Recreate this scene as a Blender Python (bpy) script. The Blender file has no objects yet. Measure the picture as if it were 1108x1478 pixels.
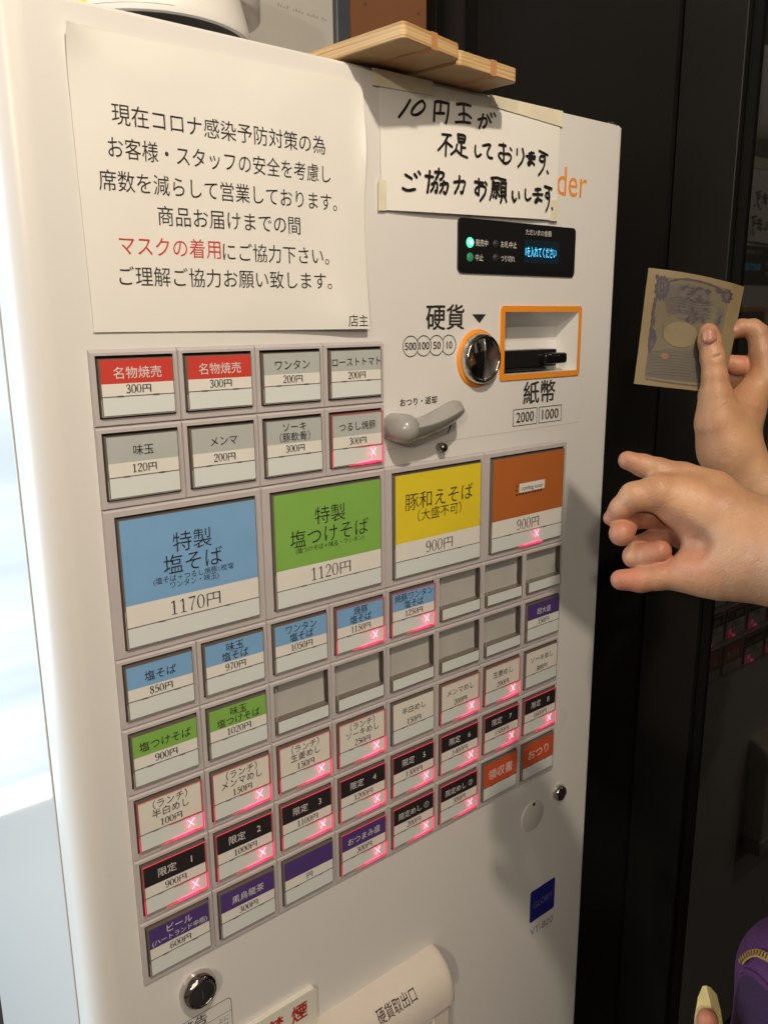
import bpy, bmesh, math, random
import numpy as np
from mathutils import Matrix, Vector

random.seed(7)
SC = bpy.context.scene
COL = SC.collection

# ------------------------------------------------------------------ camera
# world: x along the machine's front, y into the machine (front face y = 0), z up; metres
cam = bpy.data.cameras.new('camera')
cam_ob = bpy.data.objects.new('camera', cam)
COL.objects.link(cam_ob)
cam_ob.matrix_world = Matrix(((0.772746, 0.151506, -0.616368, -0.221378), (-0.634660, 0.171593, -0.753500, -0.614151), (-0.008395, 0.973448, 0.228753, 0.019859), (0.000000, 0.000000, 0.000000, 1.000000)))
cam.sensor_fit = 'HORIZONTAL'
cam.sensor_width = 36.0
cam.lens = 38.52
cam.clip_start = 0.01
cam.clip_end = 60
SC.camera = cam_ob

# ------------------------------------------------------------------ world, lamps, exposure
world = bpy.data.worlds.new('World')
SC.world = world
world.use_nodes = True
bg = world.node_tree.nodes['Background']
bg.inputs['Color'].default_value = (1.0, 0.83, 0.64, 1)
bg.inputs['Strength'].default_value = 0.07

def lamp(name, kind, loc, power, color, size=0.03, target=None, spot=None, blend=0.6, sy=None):
    d = bpy.data.lights.new(name, kind)
    d.energy = power
    d.color = color
    if kind == 'AREA':
        d.size = size
        if sy:
            d.shape = 'RECTANGLE'
            d.size_y = sy
    else:
        d.shadow_soft_size = size
    if kind == 'SPOT':
        d.spot_size = math.radians(spot)
        d.spot_blend = blend
    o = bpy.data.objects.new(name, d)
    COL.objects.link(o)
    o.location = loc
    if target:
        o.rotation_euler = (Vector(target) - Vector(loc)).to_track_quat('-Z', 'Y').to_euler()
    return o

WARM = (1.0, 0.853, 0.685)
lamp('ceiling_downlight', 'POINT', (-0.11, -0.86, 0.86), 42.0, WARM, 0.024)
lamp('ceiling_downlight', 'POINT', (-2.6, -2.5, 0.98), 100.0, WARM, 0.06)
lamp('soft_fill', 'AREA', (-0.9, -2.0, 1.08), 15.0, WARM, 1.8, target=(-0.1, 0.0, 0.2))  # added soft fill from overhead, not a fitting of the room

lamp('cool_side_fill', 'AREA', (-1.5, 1.0, -0.1), 46.0, (0.80, 0.92, 1.0), 1.2, target=(-0.04, 0.2, -0.3), sy=2.0)  # added cool fill for the cabinet's side, separate from the shop window

SC.view_settings.view_transform = 'Standard'
SC.view_settings.look = 'None'
SC.view_settings.exposure = 0.16
SC.view_settings.gamma = 1.0
SC.view_settings.use_curve_mapping = False

# ------------------------------------------------------------------ materials
def lin(c):
    return tuple(((v / 12.92) if v <= 0.04045 else ((v + 0.055) / 1.055) ** 2.4) for v in c)

def mat(name, col, rough=0.5, metal=0.0, coat=0.0, emit=None, estr=0.0, var=0.0, vscale=30.0,
        bump=0.0, bscale=200.0, sss=0.0, spec=0.5, trans=0.0, ior=1.45):
    m = bpy.data.materials.new(name)
    m.use_nodes = True
    nt = m.node_tree
    b = nt.nodes['Principled BSDF']
    b.inputs['Base Color'].default_value = (*col, 1)
    b.inputs['Roughness'].default_value = rough
    b.inputs['Metallic'].default_value = metal
    b.inputs['Coat Weight'].default_value = coat
    b.inputs['Coat Roughness'].default_value = 0.08
    b.inputs['Specular IOR Level'].default_value = spec
    b.inputs['IOR'].default_value = ior
    b.inputs['Transmission Weight'].default_value = trans
    if sss:
        b.inputs['Subsurface Weight'].default_value = sss
        b.inputs['Subsurface Radius'].default_value = (0.006, 0.0025, 0.0012)
        b.inputs['Subsurface Scale'].default_value = 1.0
    if emit:
        b.inputs['Emission Color'].default_value = (*emit, 1)
        b.inputs['Emission Strength'].default_value = estr
    tc = None
    if var or bump:
        tc = nt.nodes.new('ShaderNodeTexCoord')
    if var:
        n = nt.nodes.new('ShaderNodeTexNoise')
        n.inputs['Scale'].default_value = vscale
        n.inputs['Detail'].default_value = 4
        nt.links.new(tc.outputs['Object'], n.inputs['Vector'])
        r = nt.nodes.new('ShaderNodeMapRange')
        r.inputs['From Min'].default_value = 0.3
        r.inputs['From Max'].default_value = 0.7
        r.inputs['To Min'].default_value = 1 - var
        r.inputs['To Max'].default_value = 1 + var
        nt.links.new(n.outputs['Fac'], r.inputs['Value'])
        mx = nt.nodes.new('ShaderNodeVectorMath')
        mx.operation = 'SCALE'
        mx.inputs[0].default_value = col
        nt.links.new(r.outputs['Result'], mx.inputs['Scale'])
        nt.links.new(mx.outputs['Vector'], b.inputs['Base Color'])
        r2 = nt.nodes.new('ShaderNodeMapRange')
        r2.inputs['From Min'].default_value = 0.3
        r2.inputs['From Max'].default_value = 0.7
        r2.inputs['To Min'].default_value = max(0.02, rough * 0.85)
        r2.inputs['To Max'].default_value = min(1, rough * 1.15)
        nt.links.new(n.outputs['Fac'], r2.inputs['Value'])
        nt.links.new(r2.outputs['Result'], b.inputs['Roughness'])
    if bump:
        n = nt.nodes.new('ShaderNodeTexNoise')
        n.inputs['Scale'].default_value = bscale
        n.inputs['Detail'].default_value = 3
        nt.links.new(tc.outputs['Object'], n.inputs['Vector'])
        bp = nt.nodes.new('ShaderNodeBump')
        bp.inputs['Strength'].default_value = bump
        bp.inputs['Distance'].default_value = 0.001
        nt.links.new(n.outputs['Fac'], bp.inputs['Height'])
        nt.links.new(bp.outputs['Normal'], b.inputs['Normal'])
    return m

M = {}
M['white_paint'] = mat('white_paint', (0.74, 0.73, 0.705), 0.30, var=0.008, vscale=2.5, bump=0.10, bscale=260)
M['side_paint'] = mat('side_paint', (0.70, 0.70, 0.69), 0.07, var=0.006, vscale=2)
M['seam'] = mat('seam', (0.55, 0.52, 0.46), 0.5)
M['gasket'] = mat('gasket', (0.40, 0.36, 0.31), 0.6)
M['scuff'] = mat('scuff', (0.27, 0.25, 0.22), 0.6)
M['groove'] = mat('groove', (0.16, 0.15, 0.14), 0.6)
M['frame_plastic'] = mat('frame_plastic', (0.52, 0.485, 0.485), 0.36, var=0.03, vscale=25)
M['dark_gap'] = mat('dark_gap', (0.065, 0.055, 0.050), 0.5)
M['key_edge'] = mat('key_edge', (0.16, 0.135, 0.115), 0.15, coat=0.5)
M['clear_edge_shine'] = mat('clear_edge_shine', (0.50, 0.48, 0.43), 0.12, coat=0.6)
M['paper'] = mat('paper', (0.78, 0.765, 0.71), 0.55, coat=0.12, var=0.015, vscale=60)
M['white_strip'] = mat('white_strip', (0.72, 0.77, 0.75), 0.3, coat=0.25)
M['empty_side'] = mat('empty_side', (0.36, 0.355, 0.33), 0.4)
M['empty_plate'] = mat('empty_plate', (0.42, 0.415, 0.385), 0.45, var=0.05, vscale=40)
M['ink'] = mat('ink', (0.022, 0.02, 0.018), 0.6)
M['ink_light'] = mat('ink_light', (0.10, 0.09, 0.085), 0.6)
M['print'] = mat('print', (0.03, 0.027, 0.024), 0.5)
M['red_text'] = mat('red_text', (0.55, 0.04, 0.03), 0.6)
M['white_text'] = mat('white_text', (0.74, 0.72, 0.70), 0.6)
for k, c in dict(red=(0.60, 0.055, 0.040), grey=(0.47, 0.50, 0.48), blue=(0.21, 0.42, 0.70),
                 green=(0.23, 0.47, 0.09), yellow=(0.78, 0.62, 0.03), orange=(0.47, 0.135, 0.03),
                 purple=(0.085, 0.045, 0.20), black=(0.022, 0.019, 0.02), cream=(0.76, 0.74, 0.66),
                 vermilion=(0.60, 0.10, 0.035)).items():
    M[k] = mat('card_' + k, c, 0.5, coat=0.15, var=0.02, vscale=50)
M['chrome'] = mat('chrome', (0.62, 0.60, 0.57), 0.07, metal=1.0)
M['chrome_soft'] = mat('chrome_soft', (0.60, 0.58, 0.55), 0.24, metal=1.0)
M['chrome_dark'] = mat('chrome_dark', (0.33, 0.32, 0.31), 0.10, metal=1.0)
M['steel_dark'] = mat('steel_dark', (0.07, 0.068, 0.065), 0.16, metal=0.6)
M['orange_trim'] = mat('orange_trim', (0.85, 0.30, 0.025), 0.4, coat=0.3)
M['orange_print'] = mat('orange_print', (0.83, 0.30, 0.045), 0.5)
M['grey_lever'] = mat('grey_lever', (0.33, 0.33, 0.315), 0.24, coat=0.5, var=0.02, vscale=40)
M['black_gloss'] = mat('black_gloss', (0.008, 0.008, 0.009), 0.12)
M['black_plastic'] = mat('black_plastic', (0.012, 0.012, 0.012), 0.28)
M['led_green'] = mat('led_green', (0.1, 0.8, 0.4), 0.3, emit=(0.05, 1.0, 0.36), estr=1.5)
M['led_core'] = mat('led_core', (0.6, 0.9, 0.8), 0.3, emit=(0.30, 1.0, 0.62), estr=1.5)
M['led_dim'] = mat('led_dim', (0.02, 0.10, 0.05), 0.4, emit=(0.03, 0.24, 0.11), estr=0.55)
M['led_off'] = mat('led_off', (0.03, 0.03, 0.032), 0.4)
M['vfd'] = mat('vfd', (0.1, 0.4, 0.6), 0.4, emit=(0.08, 0.58, 1.0), estr=1.5)
M['vfd_window'] = mat('vfd_window', (0.006, 0.014, 0.022), 0.15, emit=(0.01, 0.07, 0.12), estr=0.05)
M['x_core'] = mat('x_core', (0.9, 0.6, 0.65), 0.4, emit=(1.0, 0.46, 0.56), estr=1.5)
M['x_glow'] = mat('x_glow', (0.8, 0.15, 0.2), 0.4, emit=(1.0, 0.05, 0.16), estr=1.3)
M['edge_glow_hot'] = mat('edge_glow_hot', (0.7, 0.05, 0.12), 0.3, emit=(1.0, 0.020, 0.105), estr=2.1)
M['edge_glow_mid'] = mat('edge_glow_mid', (0.6, 0.05, 0.1), 0.3, emit=(1.0, 0.028, 0.085), estr=0.85)
M['edge_glow_low'] = mat('edge_glow_low', (0.35, 0.06, 0.07), 0.3, emit=(0.9, 0.04, 0.07), estr=0.26)
M['notice_paper'] = mat('notice_paper', (0.83, 0.825, 0.775), 0.34, coat=1.0, var=0.012, vscale=14, bump=0.05, bscale=14)
M['note_paper'] = mat('note_paper', (0.83, 0.82, 0.77), 0.6, var=0.012, vscale=20, bump=0.05, bscale=24)
M['tape'] = mat('tape', (0.77, 0.72, 0.55), 0.6, var=0.05, vscale=60)
M['marker'] = mat('marker', (0.012, 0.010, 0.009), 0.42)
M['badge_blue'] = mat('badge_blue', (0.018, 0.02, 0.23), 0.3, coat=0.3)
M['badge_grey'] = mat('badge_grey', (0.16, 0.17, 0.30), 0.4)
M['model_text'] = mat('model_text', (0.20, 0.19, 0.20), 0.5)
M['plate_white'] = mat('plate_white', (0.76, 0.75, 0.66), 0.3, coat=0.3)
M['sign_red'] = mat('sign_red', (0.42, 0.014, 0.012), 0.5)
M['label_line'] = mat('label_line', (0.13, 0.125, 0.12), 0.5)
M['hood'] = mat('hood', (0.72, 0.655, 0.58), 0.38, var=0.015, vscale=12)
M['disc'] = mat('disc', (0.64, 0.63, 0.60), 0.32)
M['tub_white'] = mat('tub_white', (0.74, 0.73, 0.70), 0.4)
M['tub_dark'] = mat('tub_dark', (0.05, 0.045, 0.04), 0.6)
M['label_yellow'] = mat('label_yellow', (0.80, 0.66, 0.04), 0.5)
M['cream_wall'] = mat('cream_wall', (0.50, 0.485, 0.44), 0.7, var=0.03, vscale=4, bump=0.2, bscale=60)
M['wall_mark'] = mat('wall_mark', (0.34, 0.32, 0.27), 0.7)
M['metal_post'] = mat('metal_post', (0.075, 0.085, 0.10), 0.4, metal=0.2, var=0.08, vscale=20)
M['metal_dark'] = mat('metal_dark', (0.012, 0.012, 0.013), 0.4, spec=0.4)
M['dark_wall'] = mat('dark_wall', (0.0045, 0.0040, 0.0034), 0.65, spec=0.3, var=0.12, vscale=6, bump=0.2, bscale=50)
M['dark_wall_b'] = mat('dark_wall_b', (0.0065, 0.0062, 0.0055), 0.6, spec=0.3, var=0.10, vscale=5, bump=0.15, bscale=50)
M['dark_post'] = mat('dark_post', (0.0025, 0.0024, 0.0022), 0.65, spec=0.25)
M['floor'] = mat('floor', (0.055, 0.045, 0.037), 0.5, var=0.15, vscale=3)
M['dark_glass'] = mat('dark_glass', (0.009, 0.009, 0.008), 0.03)
M['jacket'] = mat('jacket', (0.03, 0.03, 0.035), 0.85, var=0.15, vscale=30)
M['jacket_b'] = mat('jacket_b', (0.12, 0.04, 0.16), 0.85, var=0.1, vscale=30)
M['trousers'] = mat('trousers', (0.03, 0.035, 0.06), 0.9, var=0.1, vscale=30)
M['hair'] = mat('hair', (0.012, 0.009, 0.007), 0.5, bump=0.5, bscale=120)
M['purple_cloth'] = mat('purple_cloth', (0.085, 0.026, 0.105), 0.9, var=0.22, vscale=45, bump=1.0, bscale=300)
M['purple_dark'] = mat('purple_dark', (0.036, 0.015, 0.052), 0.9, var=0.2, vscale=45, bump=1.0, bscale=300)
M['gold'] = mat('gold', (0.50, 0.36, 0.14), 0.35, metal=0.8)
M['zip_tape'] = mat('zip_tape', (0.34, 0.23, 0.09), 0.8)
M['yellow_card'] = mat('yellow_card', (0.78, 0.66, 0.30), 0.6, var=0.06, vscale=60)
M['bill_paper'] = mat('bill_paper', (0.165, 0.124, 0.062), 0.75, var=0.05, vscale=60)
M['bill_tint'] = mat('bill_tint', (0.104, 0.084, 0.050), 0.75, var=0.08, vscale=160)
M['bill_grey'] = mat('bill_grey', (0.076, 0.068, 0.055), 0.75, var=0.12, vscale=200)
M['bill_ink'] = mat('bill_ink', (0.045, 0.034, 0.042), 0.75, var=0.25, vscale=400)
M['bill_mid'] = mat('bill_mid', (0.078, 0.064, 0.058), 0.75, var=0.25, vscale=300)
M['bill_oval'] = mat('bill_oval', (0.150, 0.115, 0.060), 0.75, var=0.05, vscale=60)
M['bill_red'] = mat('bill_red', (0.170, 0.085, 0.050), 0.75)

def wood_material(name, c1, c2, scale, axis):
    m = mat(name, c1, 0.5)
    nt = m.node_tree
    b = nt.nodes['Principled BSDF']
    tc = nt.nodes.new('ShaderNodeTexCoord')
    mp = nt.nodes.new('ShaderNodeMapping')
    mp.inputs['Scale'].default_value = axis
    nt.links.new(tc.outputs['Object'], mp.inputs['Vector'])
    n = nt.nodes.new('ShaderNodeTexNoise')
    n.inputs['Scale'].default_value = scale
    n.inputs['Detail'].default_value = 6
    n.inputs['Distortion'].default_value = 0.4
    nt.links.new(mp.outputs['Vector'], n.inputs['Vector'])
    cr = nt.nodes.new('ShaderNodeValToRGB')
    cr.color_ramp.elements[0].position = 0.35
    cr.color_ramp.elements[0].color = (*c1, 1)
    cr.color_ramp.elements[1].position = 0.65
    cr.color_ramp.elements[1].color = (*c2, 1)
    nt.links.new(n.outputs['Fac'], cr.inputs['Fac'])
    nt.links.new(cr.outputs['Color'], b.inputs['Base Color'])
    return m

M['wood_panel'] = wood_material('wood_panel', (0.20, 0.085, 0.038), (0.27, 0.125, 0.058), 5, (1, 1, 0.15))
M['board_face'] = wood_material('board_face', (0.40, 0.25, 0.11), (0.50, 0.33, 0.16), 30, (0.3, 1, 1))
# plywood edge: thin layers stacked along z
M['board_ply'] = wood_material('board_ply', (0.42, 0.245, 0.09), (0.72, 0.52, 0.28), 24, (0.2, 0.2, 20))
M['board_band'] = mat('board_band', (0.50, 0.24, 0.10), 0.55)

def skin_material():
    m = mat('skin', (0.62, 0.36, 0.23), 0.48, sss=0.12)
    nt = m.node_tree
    b = nt.nodes['Principled BSDF']
    a = nt.nodes.new('ShaderNodeAttribute')
    a.attribute_name = 'tint'
    tc = nt.nodes.new('ShaderNodeTexCoord')
    n = nt.nodes.new('ShaderNodeTexNoise')
    n.inputs['Scale'].default_value = 45
    n.inputs['Detail'].default_value = 5
    nt.links.new(tc.outputs['Object'], n.inputs['Vector'])
    r = nt.nodes.new('ShaderNodeMapRange')
    r.inputs['From Min'].default_value = 0.35
    r.inputs['From Max'].default_value = 0.7
    r.inputs['To Min'].default_value = 0.0
    r.inputs['To Max'].default_value = 0.35
    nt.links.new(n.outputs['Fac'], r.inputs['Value'])
    ad = nt.nodes.new('ShaderNodeMath')
    ad.operation = 'ADD'
    ad.use_clamp = True
    nt.links.new(a.outputs['Fac'], ad.inputs[0])
    nt.links.new(r.outputs['Result'], ad.inputs[1])
    mx = nt.nodes.new('ShaderNodeMix')
    mx.data_type = 'RGBA'
    mx.inputs['A'].default_value = (0.405, 0.228, 0.122, 1)
    mx.inputs['B'].default_value = (0.38, 0.148, 0.090, 1)
    nt.links.new(ad.outputs[0], mx.inputs['Factor'])
    nt.links.new(mx.outputs['Result'], b.inputs['Base Color'])
    # large tonal blotches (veins, redness) over the fine mottling
    n3 = nt.nodes.new('ShaderNodeTexNoise')
    n3.inputs['Scale'].default_value = 26
    n3.inputs['Detail'].default_value = 3
    n3.inputs['Distortion'].default_value = 0.6
    nt.links.new(tc.outputs['Object'], n3.inputs['Vector'])
    r3 = nt.nodes.new('ShaderNodeMapRange')
    r3.inputs['From Min'].default_value = 0.3
    r3.inputs['From Max'].default_value = 0.7
    r3.inputs['To Min'].default_value = 0.80
    r3.inputs['To Max'].default_value = 1.16
    nt.links.new(n3.outputs['Fac'], r3.inputs['Value'])
    sc = nt.nodes.new('ShaderNodeVectorMath')
    sc.operation = 'SCALE'
    nt.links.new(mx.outputs['Result'], sc.inputs[0])
    nt.links.new(r3.outputs['Result'], sc.inputs['Scale'])
    nt.links.new(sc.outputs['Vector'], b.inputs['Base Color'])
    # fine skin lines: stretched cells plus grain
    vo = nt.nodes.new('ShaderNodeTexVoronoi')
    vo.feature = 'DISTANCE_TO_EDGE'
    vo.inputs['Scale'].default_value = 420
    nt.links.new(tc.outputs['Object'], vo.inputs['Vector'])
    n2 = nt.nodes.new('ShaderNodeTexNoise')
    n2.inputs['Scale'].default_value = 110
    n2.inputs['Detail'].default_value = 6
    n2.inputs['Distortion'].default_value = 1.2
    nt.links.new(tc.outputs['Object'], n2.inputs['Vector'])
    ad2 = nt.nodes.new('ShaderNodeMath')
    ad2.operation = 'MULTIPLY_ADD'
    ad2.inputs[1].default_value = 0.5
    nt.links.new(vo.outputs['Distance'], ad2.inputs[0])
    nt.links.new(n2.outputs['Fac'], ad2.inputs[2])
    bp = nt.nodes.new('ShaderNodeBump')
    bp.inputs['Strength'].default_value = 0.45
    bp.inputs['Distance'].default_value = 0.0012
    nt.links.new(ad2.outputs[0], bp.inputs['Height'])
    nt.links.new(bp.outputs['Normal'], b.inputs['Normal'])
    return m
M['skin'] = skin_material()
M['nail'] = mat('nail', (0.39, 0.19, 0.13), 0.25, coat=0.3)

# ------------------------------------------------------------------ mesh building helpers
_text_cache = {}

def text_mesh(body, offset=0.0):
    key = (body, offset)
    if key in _text_cache:
        return _text_cache[key]
    c = bpy.data.curves.new('lettering', 'FONT')
    c.body = body
    c.resolution_u = 3
    c.offset = offset
    o = bpy.data.objects.new('lettering', c)
    COL.objects.link(o)
    bpy.context.view_layer.update()
    me = bpy.data.meshes.new_from_object(o.evaluated_get(bpy.context.evaluated_depsgraph_get()))
    v = [tuple(p.co[:2]) for p in me.vertices]
    f = [tuple(p.vertices) for p in me.polygons]
    bpy.data.objects.remove(o)
    bpy.data.curves.remove(c)
    bpy.data.meshes.remove(me)
    _text_cache[key] = (v, f)
    return v, f

def catmull(pts, n=5):
    if len(pts) < 3:
        return list(pts)
    out = []
    P = [pts[0]] + list(pts) + [pts[-1]]
    for i in range(1, len(P) - 2):
        p0, p1, p2, p3 = P[i - 1], P[i], P[i + 1], P[i + 2]
        for k in range(n):
            t = k / n
            out.append(tuple(0.5 * (2 * p1[j] + (p2[j] - p0[j]) * t + (2 * p0[j] - 5 * p1[j] + 4 * p2[j] - p3[j]) * t * t
                       + (3 * p1[j] - p0[j] - 3 * p2[j] + p3[j]) * t ** 3) for j in range(len(p1))))
    out.append(tuple(pts[-1]))
    return out

class MB:
    """collects faces with a material each, then links them as ONE mesh object"""
    def __init__(s):
        s.v, s.f, s.m, s.mats, s.sm = [], [], [], [], []
    def mi(s, name):
        if name not in s.mats:
            s.mats.append(name)
        return s.mats.index(name)
    def add(s, verts, faces, m, smooth=False):
        b = len(s.v)
        s.v += [tuple(p) for p in verts]
        k = s.mi(m)
        for f in faces:
            s.f.append(tuple(i + b for i in f))
            s.m.append(k)
            s.sm.append(smooth)
    def quad(s, a, b, c, d, m):
        s.add([a, b, c, d], [(0, 1, 2, 3)], m)
    def rect(s, x0, x1, z0, z1, y, m):               # faces the viewer (-y)
        s.add([(x0, y, z0), (x1, y, z0), (x1, y, z1), (x0, y, z1)], [(0, 1, 2, 3)], m)
    def box(s, x0, x1, y0, y1, z0, z1, m, bevel=0.0, seg=2):
        bm = bmesh.new()
        bmesh.ops.create_cube(bm, size=1)
        for v in bm.verts:
            v.co = Vector(((x0 + x1) / 2 + v.co.x * (x1 - x0), (y0 + y1) / 2 + v.co.y * (y1 - y0), (z0 + z1) / 2 + v.co.z * (z1 - z0)))
        if bevel:
            bmesh.ops.bevel(bm, geom=bm.edges[:], offset=bevel, segments=seg, affect='EDGES', profile=0.5)
        bm.normal_update()
        s.bm(bm, m, bevel > 0)
    def bm(s, bm, m, smooth=False):
        bm.verts.index_update()
        flat = [max(abs(c) for c in f.normal) > 0.999 for f in bm.faces]
        s.add([v.co[:] for v in bm.verts], [[v.index for v in f.verts] for f in bm.faces], m, smooth)
        for i, q in enumerate(flat):
            if q:
                s.sm[len(s.sm) - len(flat) + i] = False
        bm.free()
    def prism(s, pts, y0, y1, m, side=None):           # outline in (x, z), front at y0, back at y1
        n = len(pts)
        area = sum(pts[i][0] * pts[(i + 1) % n][1] - pts[(i + 1) % n][0] * pts[i][1] for i in range(n))
        if area < 0:
            pts = pts[::-1]
        V = [(x, y0, z) for x, z in pts] + [(x, y1, z) for x, z in pts]
        s.add(V, [tuple(range(n))], m)
        s.add(V, [(i, i + n, (i + 1) % n + n, (i + 1) % n) for i in range(n)] + [tuple(range(2 * n - 1, n - 1, -1))], side or m)
    def lathe(s, cx, cz, prof, m, n=48, sx=1.0, a0=0.0, a1=2 * math.pi):   # profile of (radius, y), axis along y
        full = abs(a1 - a0 - 2 * math.pi) < 1e-6
        k = n if full else n + 1
        V, F = [], []
        for i in range(k):
            a = a0 + (a1 - a0) * i / n
            for r, y in prof:
                V.append((cx + r * math.cos(a) * sx, y, cz + r * math.sin(a)))
        q = len(prof)
        for i in range(n):
            j = (i + 1) % k
            for t in range(q - 1):
                F.append((i * q + t, j * q + t, j * q + t + 1, i * q + t + 1))
        s.add(V, F, m, True)
    def lathe_z(s, cx, cy, prof, m, n=64):              # profile of (radius, z), axis along z
        V, F = [], []
        q = len(prof)
        for i in range(n):
            a = 2 * math.pi * i / n
            for r, z in prof:
                V.append((cx + r * math.cos(a), cy + r * math.sin(a), z))
        for i in range(n):
            j = (i + 1) % n
            for t in range(q - 1):
                F.append((i * q + t, j * q + t, j * q + t + 1, i * q + t + 1))
        s.add(V, F, m, True)
    def ring(s, cx, cz, r0, r1, y, m, n=40, sx=1.0):    # flat annulus facing -y
        V, F = [], []
        for i in range(n):
            a = 2 * math.pi * i / n
            V += [(cx + r0 * math.cos(a) * sx, y, cz + r0 * math.sin(a)), (cx + r1 * math.cos(a) * sx, y, cz + r1 * math.sin(a))]
        for i in range(n):
            j = (i + 1) % n
            F.append((2 * i, 2 * i + 1, 2 * j + 1, 2 * j))
        s.add(V, F, m)
    def disc(s, cx, cz, r, y, m, n=32, sx=1.0):
        s.add([(cx + r * math.cos(2 * math.pi * i / n) * sx, y, cz + r * math.sin(2 * math.pi * i / n)) for i in range(n)], [tuple(range(n))], m)
    def text(s, body, x0, x1, zc, y, m, h=None, offset=0.0, zrot=0.0):
        """lettering whose ink fills x0..x1, centred on zc; h = ink height if it must differ"""
        v, f = text_mesh(body, offset)
        if not v:
            return
        xs = [p[0] for p in v]
        zs = [p[1] for p in v]
        sx = (x1 - x0) / max(1e-6, max(xs) - min(xs))
        sz = sx if h is None else h / (max(zs) - min(zs))
        mz = (max(zs) + min(zs)) / 2
        s.add([(x0 + (p[0] - min(xs)) * sx, y, zc + (p[1] - mz) * sz + (p[0] - min(xs)) * sx * zrot) for p in v], f, m)
    def bold(s, body, x0, x1, zc, y, m, h, d=0.0003):
        for k, (dx, dz) in enumerate(((-d, 0), (d, 0), (0, d * .7), (0, -d * .7))):
            s.text(body, x0 + dx + d, x1 + dx - d, zc + dz, y - 2e-5 * k, m, h - 2 * d)
    def textc(s, body, xc, zc, h, y, m, stretch=1.0, maxw=None, offset=0.0):
        """lettering centred at xc, zc; h = size of one character"""
        v, f = text_mesh(body, offset)
        xs = [p[0] for p in v]
        zs = [p[1] for p in v]
        w = (max(xs) - min(xs)) * h * stretch
        k = 1.0 if not maxw or w <= maxw else maxw / w
        mx = (max(xs) + min(xs)) / 2
        mz = 0.38
        s.add([(xc + (p[0] - mx) * h * stretch * k, y, zc + (p[1] - mz) * h) for p in v], f, m)
    def stroke(s, pts, w, y, m, round_caps=True, smooth=True):
        """a brush stroke in (x, z) with width w (number or one per point)"""
        if not isinstance(w, (list, tuple)):
            w = [w] * len(pts)
        P = [(p[0], p[1], q) for p, q in zip(pts, w)]
        if smooth:
            P = catmull(P, 5)
        n = len(P)
        V, F = [], []
        L, R = [], []
        for i, (x, z, q) in enumerate(P):
            a = P[max(0, i - 1)]
            b = P[min(n - 1, i + 1)]
            dx, dz = b[0] - a[0], b[1] - a[1]
            l = math.hypot(dx, dz) or 1e-9
            nx, nz = -dz / l, dx / l
            L.append((x + nx * q / 2, y, z + nz * q / 2))
            R.append((x - nx * q / 2, y, z - nz * q / 2))
        out = list(L)
        V = L + R
        for i in range(n - 1):
            F.append((n + i, n + i + 1, i + 1, i))
        if round_caps:
            for e, o in ((0, 1), (n - 1, n - 2)):
                x, z, q = P[e]
                ang = math.atan2(z - P[o][1], x - P[o][0])
                b0 = len(V)
                V.append((x, y, z))
                for k in range(7):
                    a = ang - math.pi / 2 + math.pi * k / 6
                    V.append((x + math.cos(a) * q / 2, y, z + math.sin(a) * q / 2))
                for k in range(6):
                    F.append((b0, b0 + 1 + k, b0 + 2 + k))
        s.add(V, F, m)
    def build(s, name, parent=None, merge=False):
        me = bpy.data.meshes.new(name)
        me.from_pydata(s.v, [], s.f)
        for q in s.mats:
            me.materials.append(M[q])
        me.polygons.foreach_set('material_index', s.m)
        me.polygons.foreach_set('use_smooth', s.sm)
        if merge:
            bm = bmesh.new()
            bm.from_mesh(me)
            bmesh.ops.remove_doubles(bm, verts=bm.verts, dist=1e-6)
            bmesh.ops.recalc_face_normals(bm, faces=bm.faces)
            bm.to_mesh(me)
            bm.free()
        me.update()
        o = bpy.data.objects.new(name, me)
        COL.objects.link(o)
        if parent:
            o.parent = parent
        return o

def tag(o, label=None, cat=None, group=None, kind=None):
    if label: o['label'] = label
    if cat: o['category'] = cat
    if group: o['group'] = group
    if kind: o['kind'] = kind
    return o

def empty(name, loc=(0, 0, 0)):
    o = bpy.data.objects.new(name, None)
    o.empty_display_size = 0.05
    COL.objects.link(o)
    o.location = loc
    return o

def adopt(child, parent):
    """parent without moving: the child's mesh is in world coordinates"""
    child.parent = parent
    child.matrix_parent_inverse = Matrix.Translation(parent.location).inverted()
    return child

def rrect(x0, x1, z0, z1, r, n=6):
    out = []
    for cx, cz, a in ((x1 - r, z1 - r, 0), (x0 + r, z1 - r, 90), (x0 + r, z0 + r, 180), (x1 - r, z0 + r, 270)):
        for k in range(n + 1):
            t = math.radians(a + 90 * k / n)
            out.append((cx + r * math.cos(t), cz + r * math.sin(t)))
    return out

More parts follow.
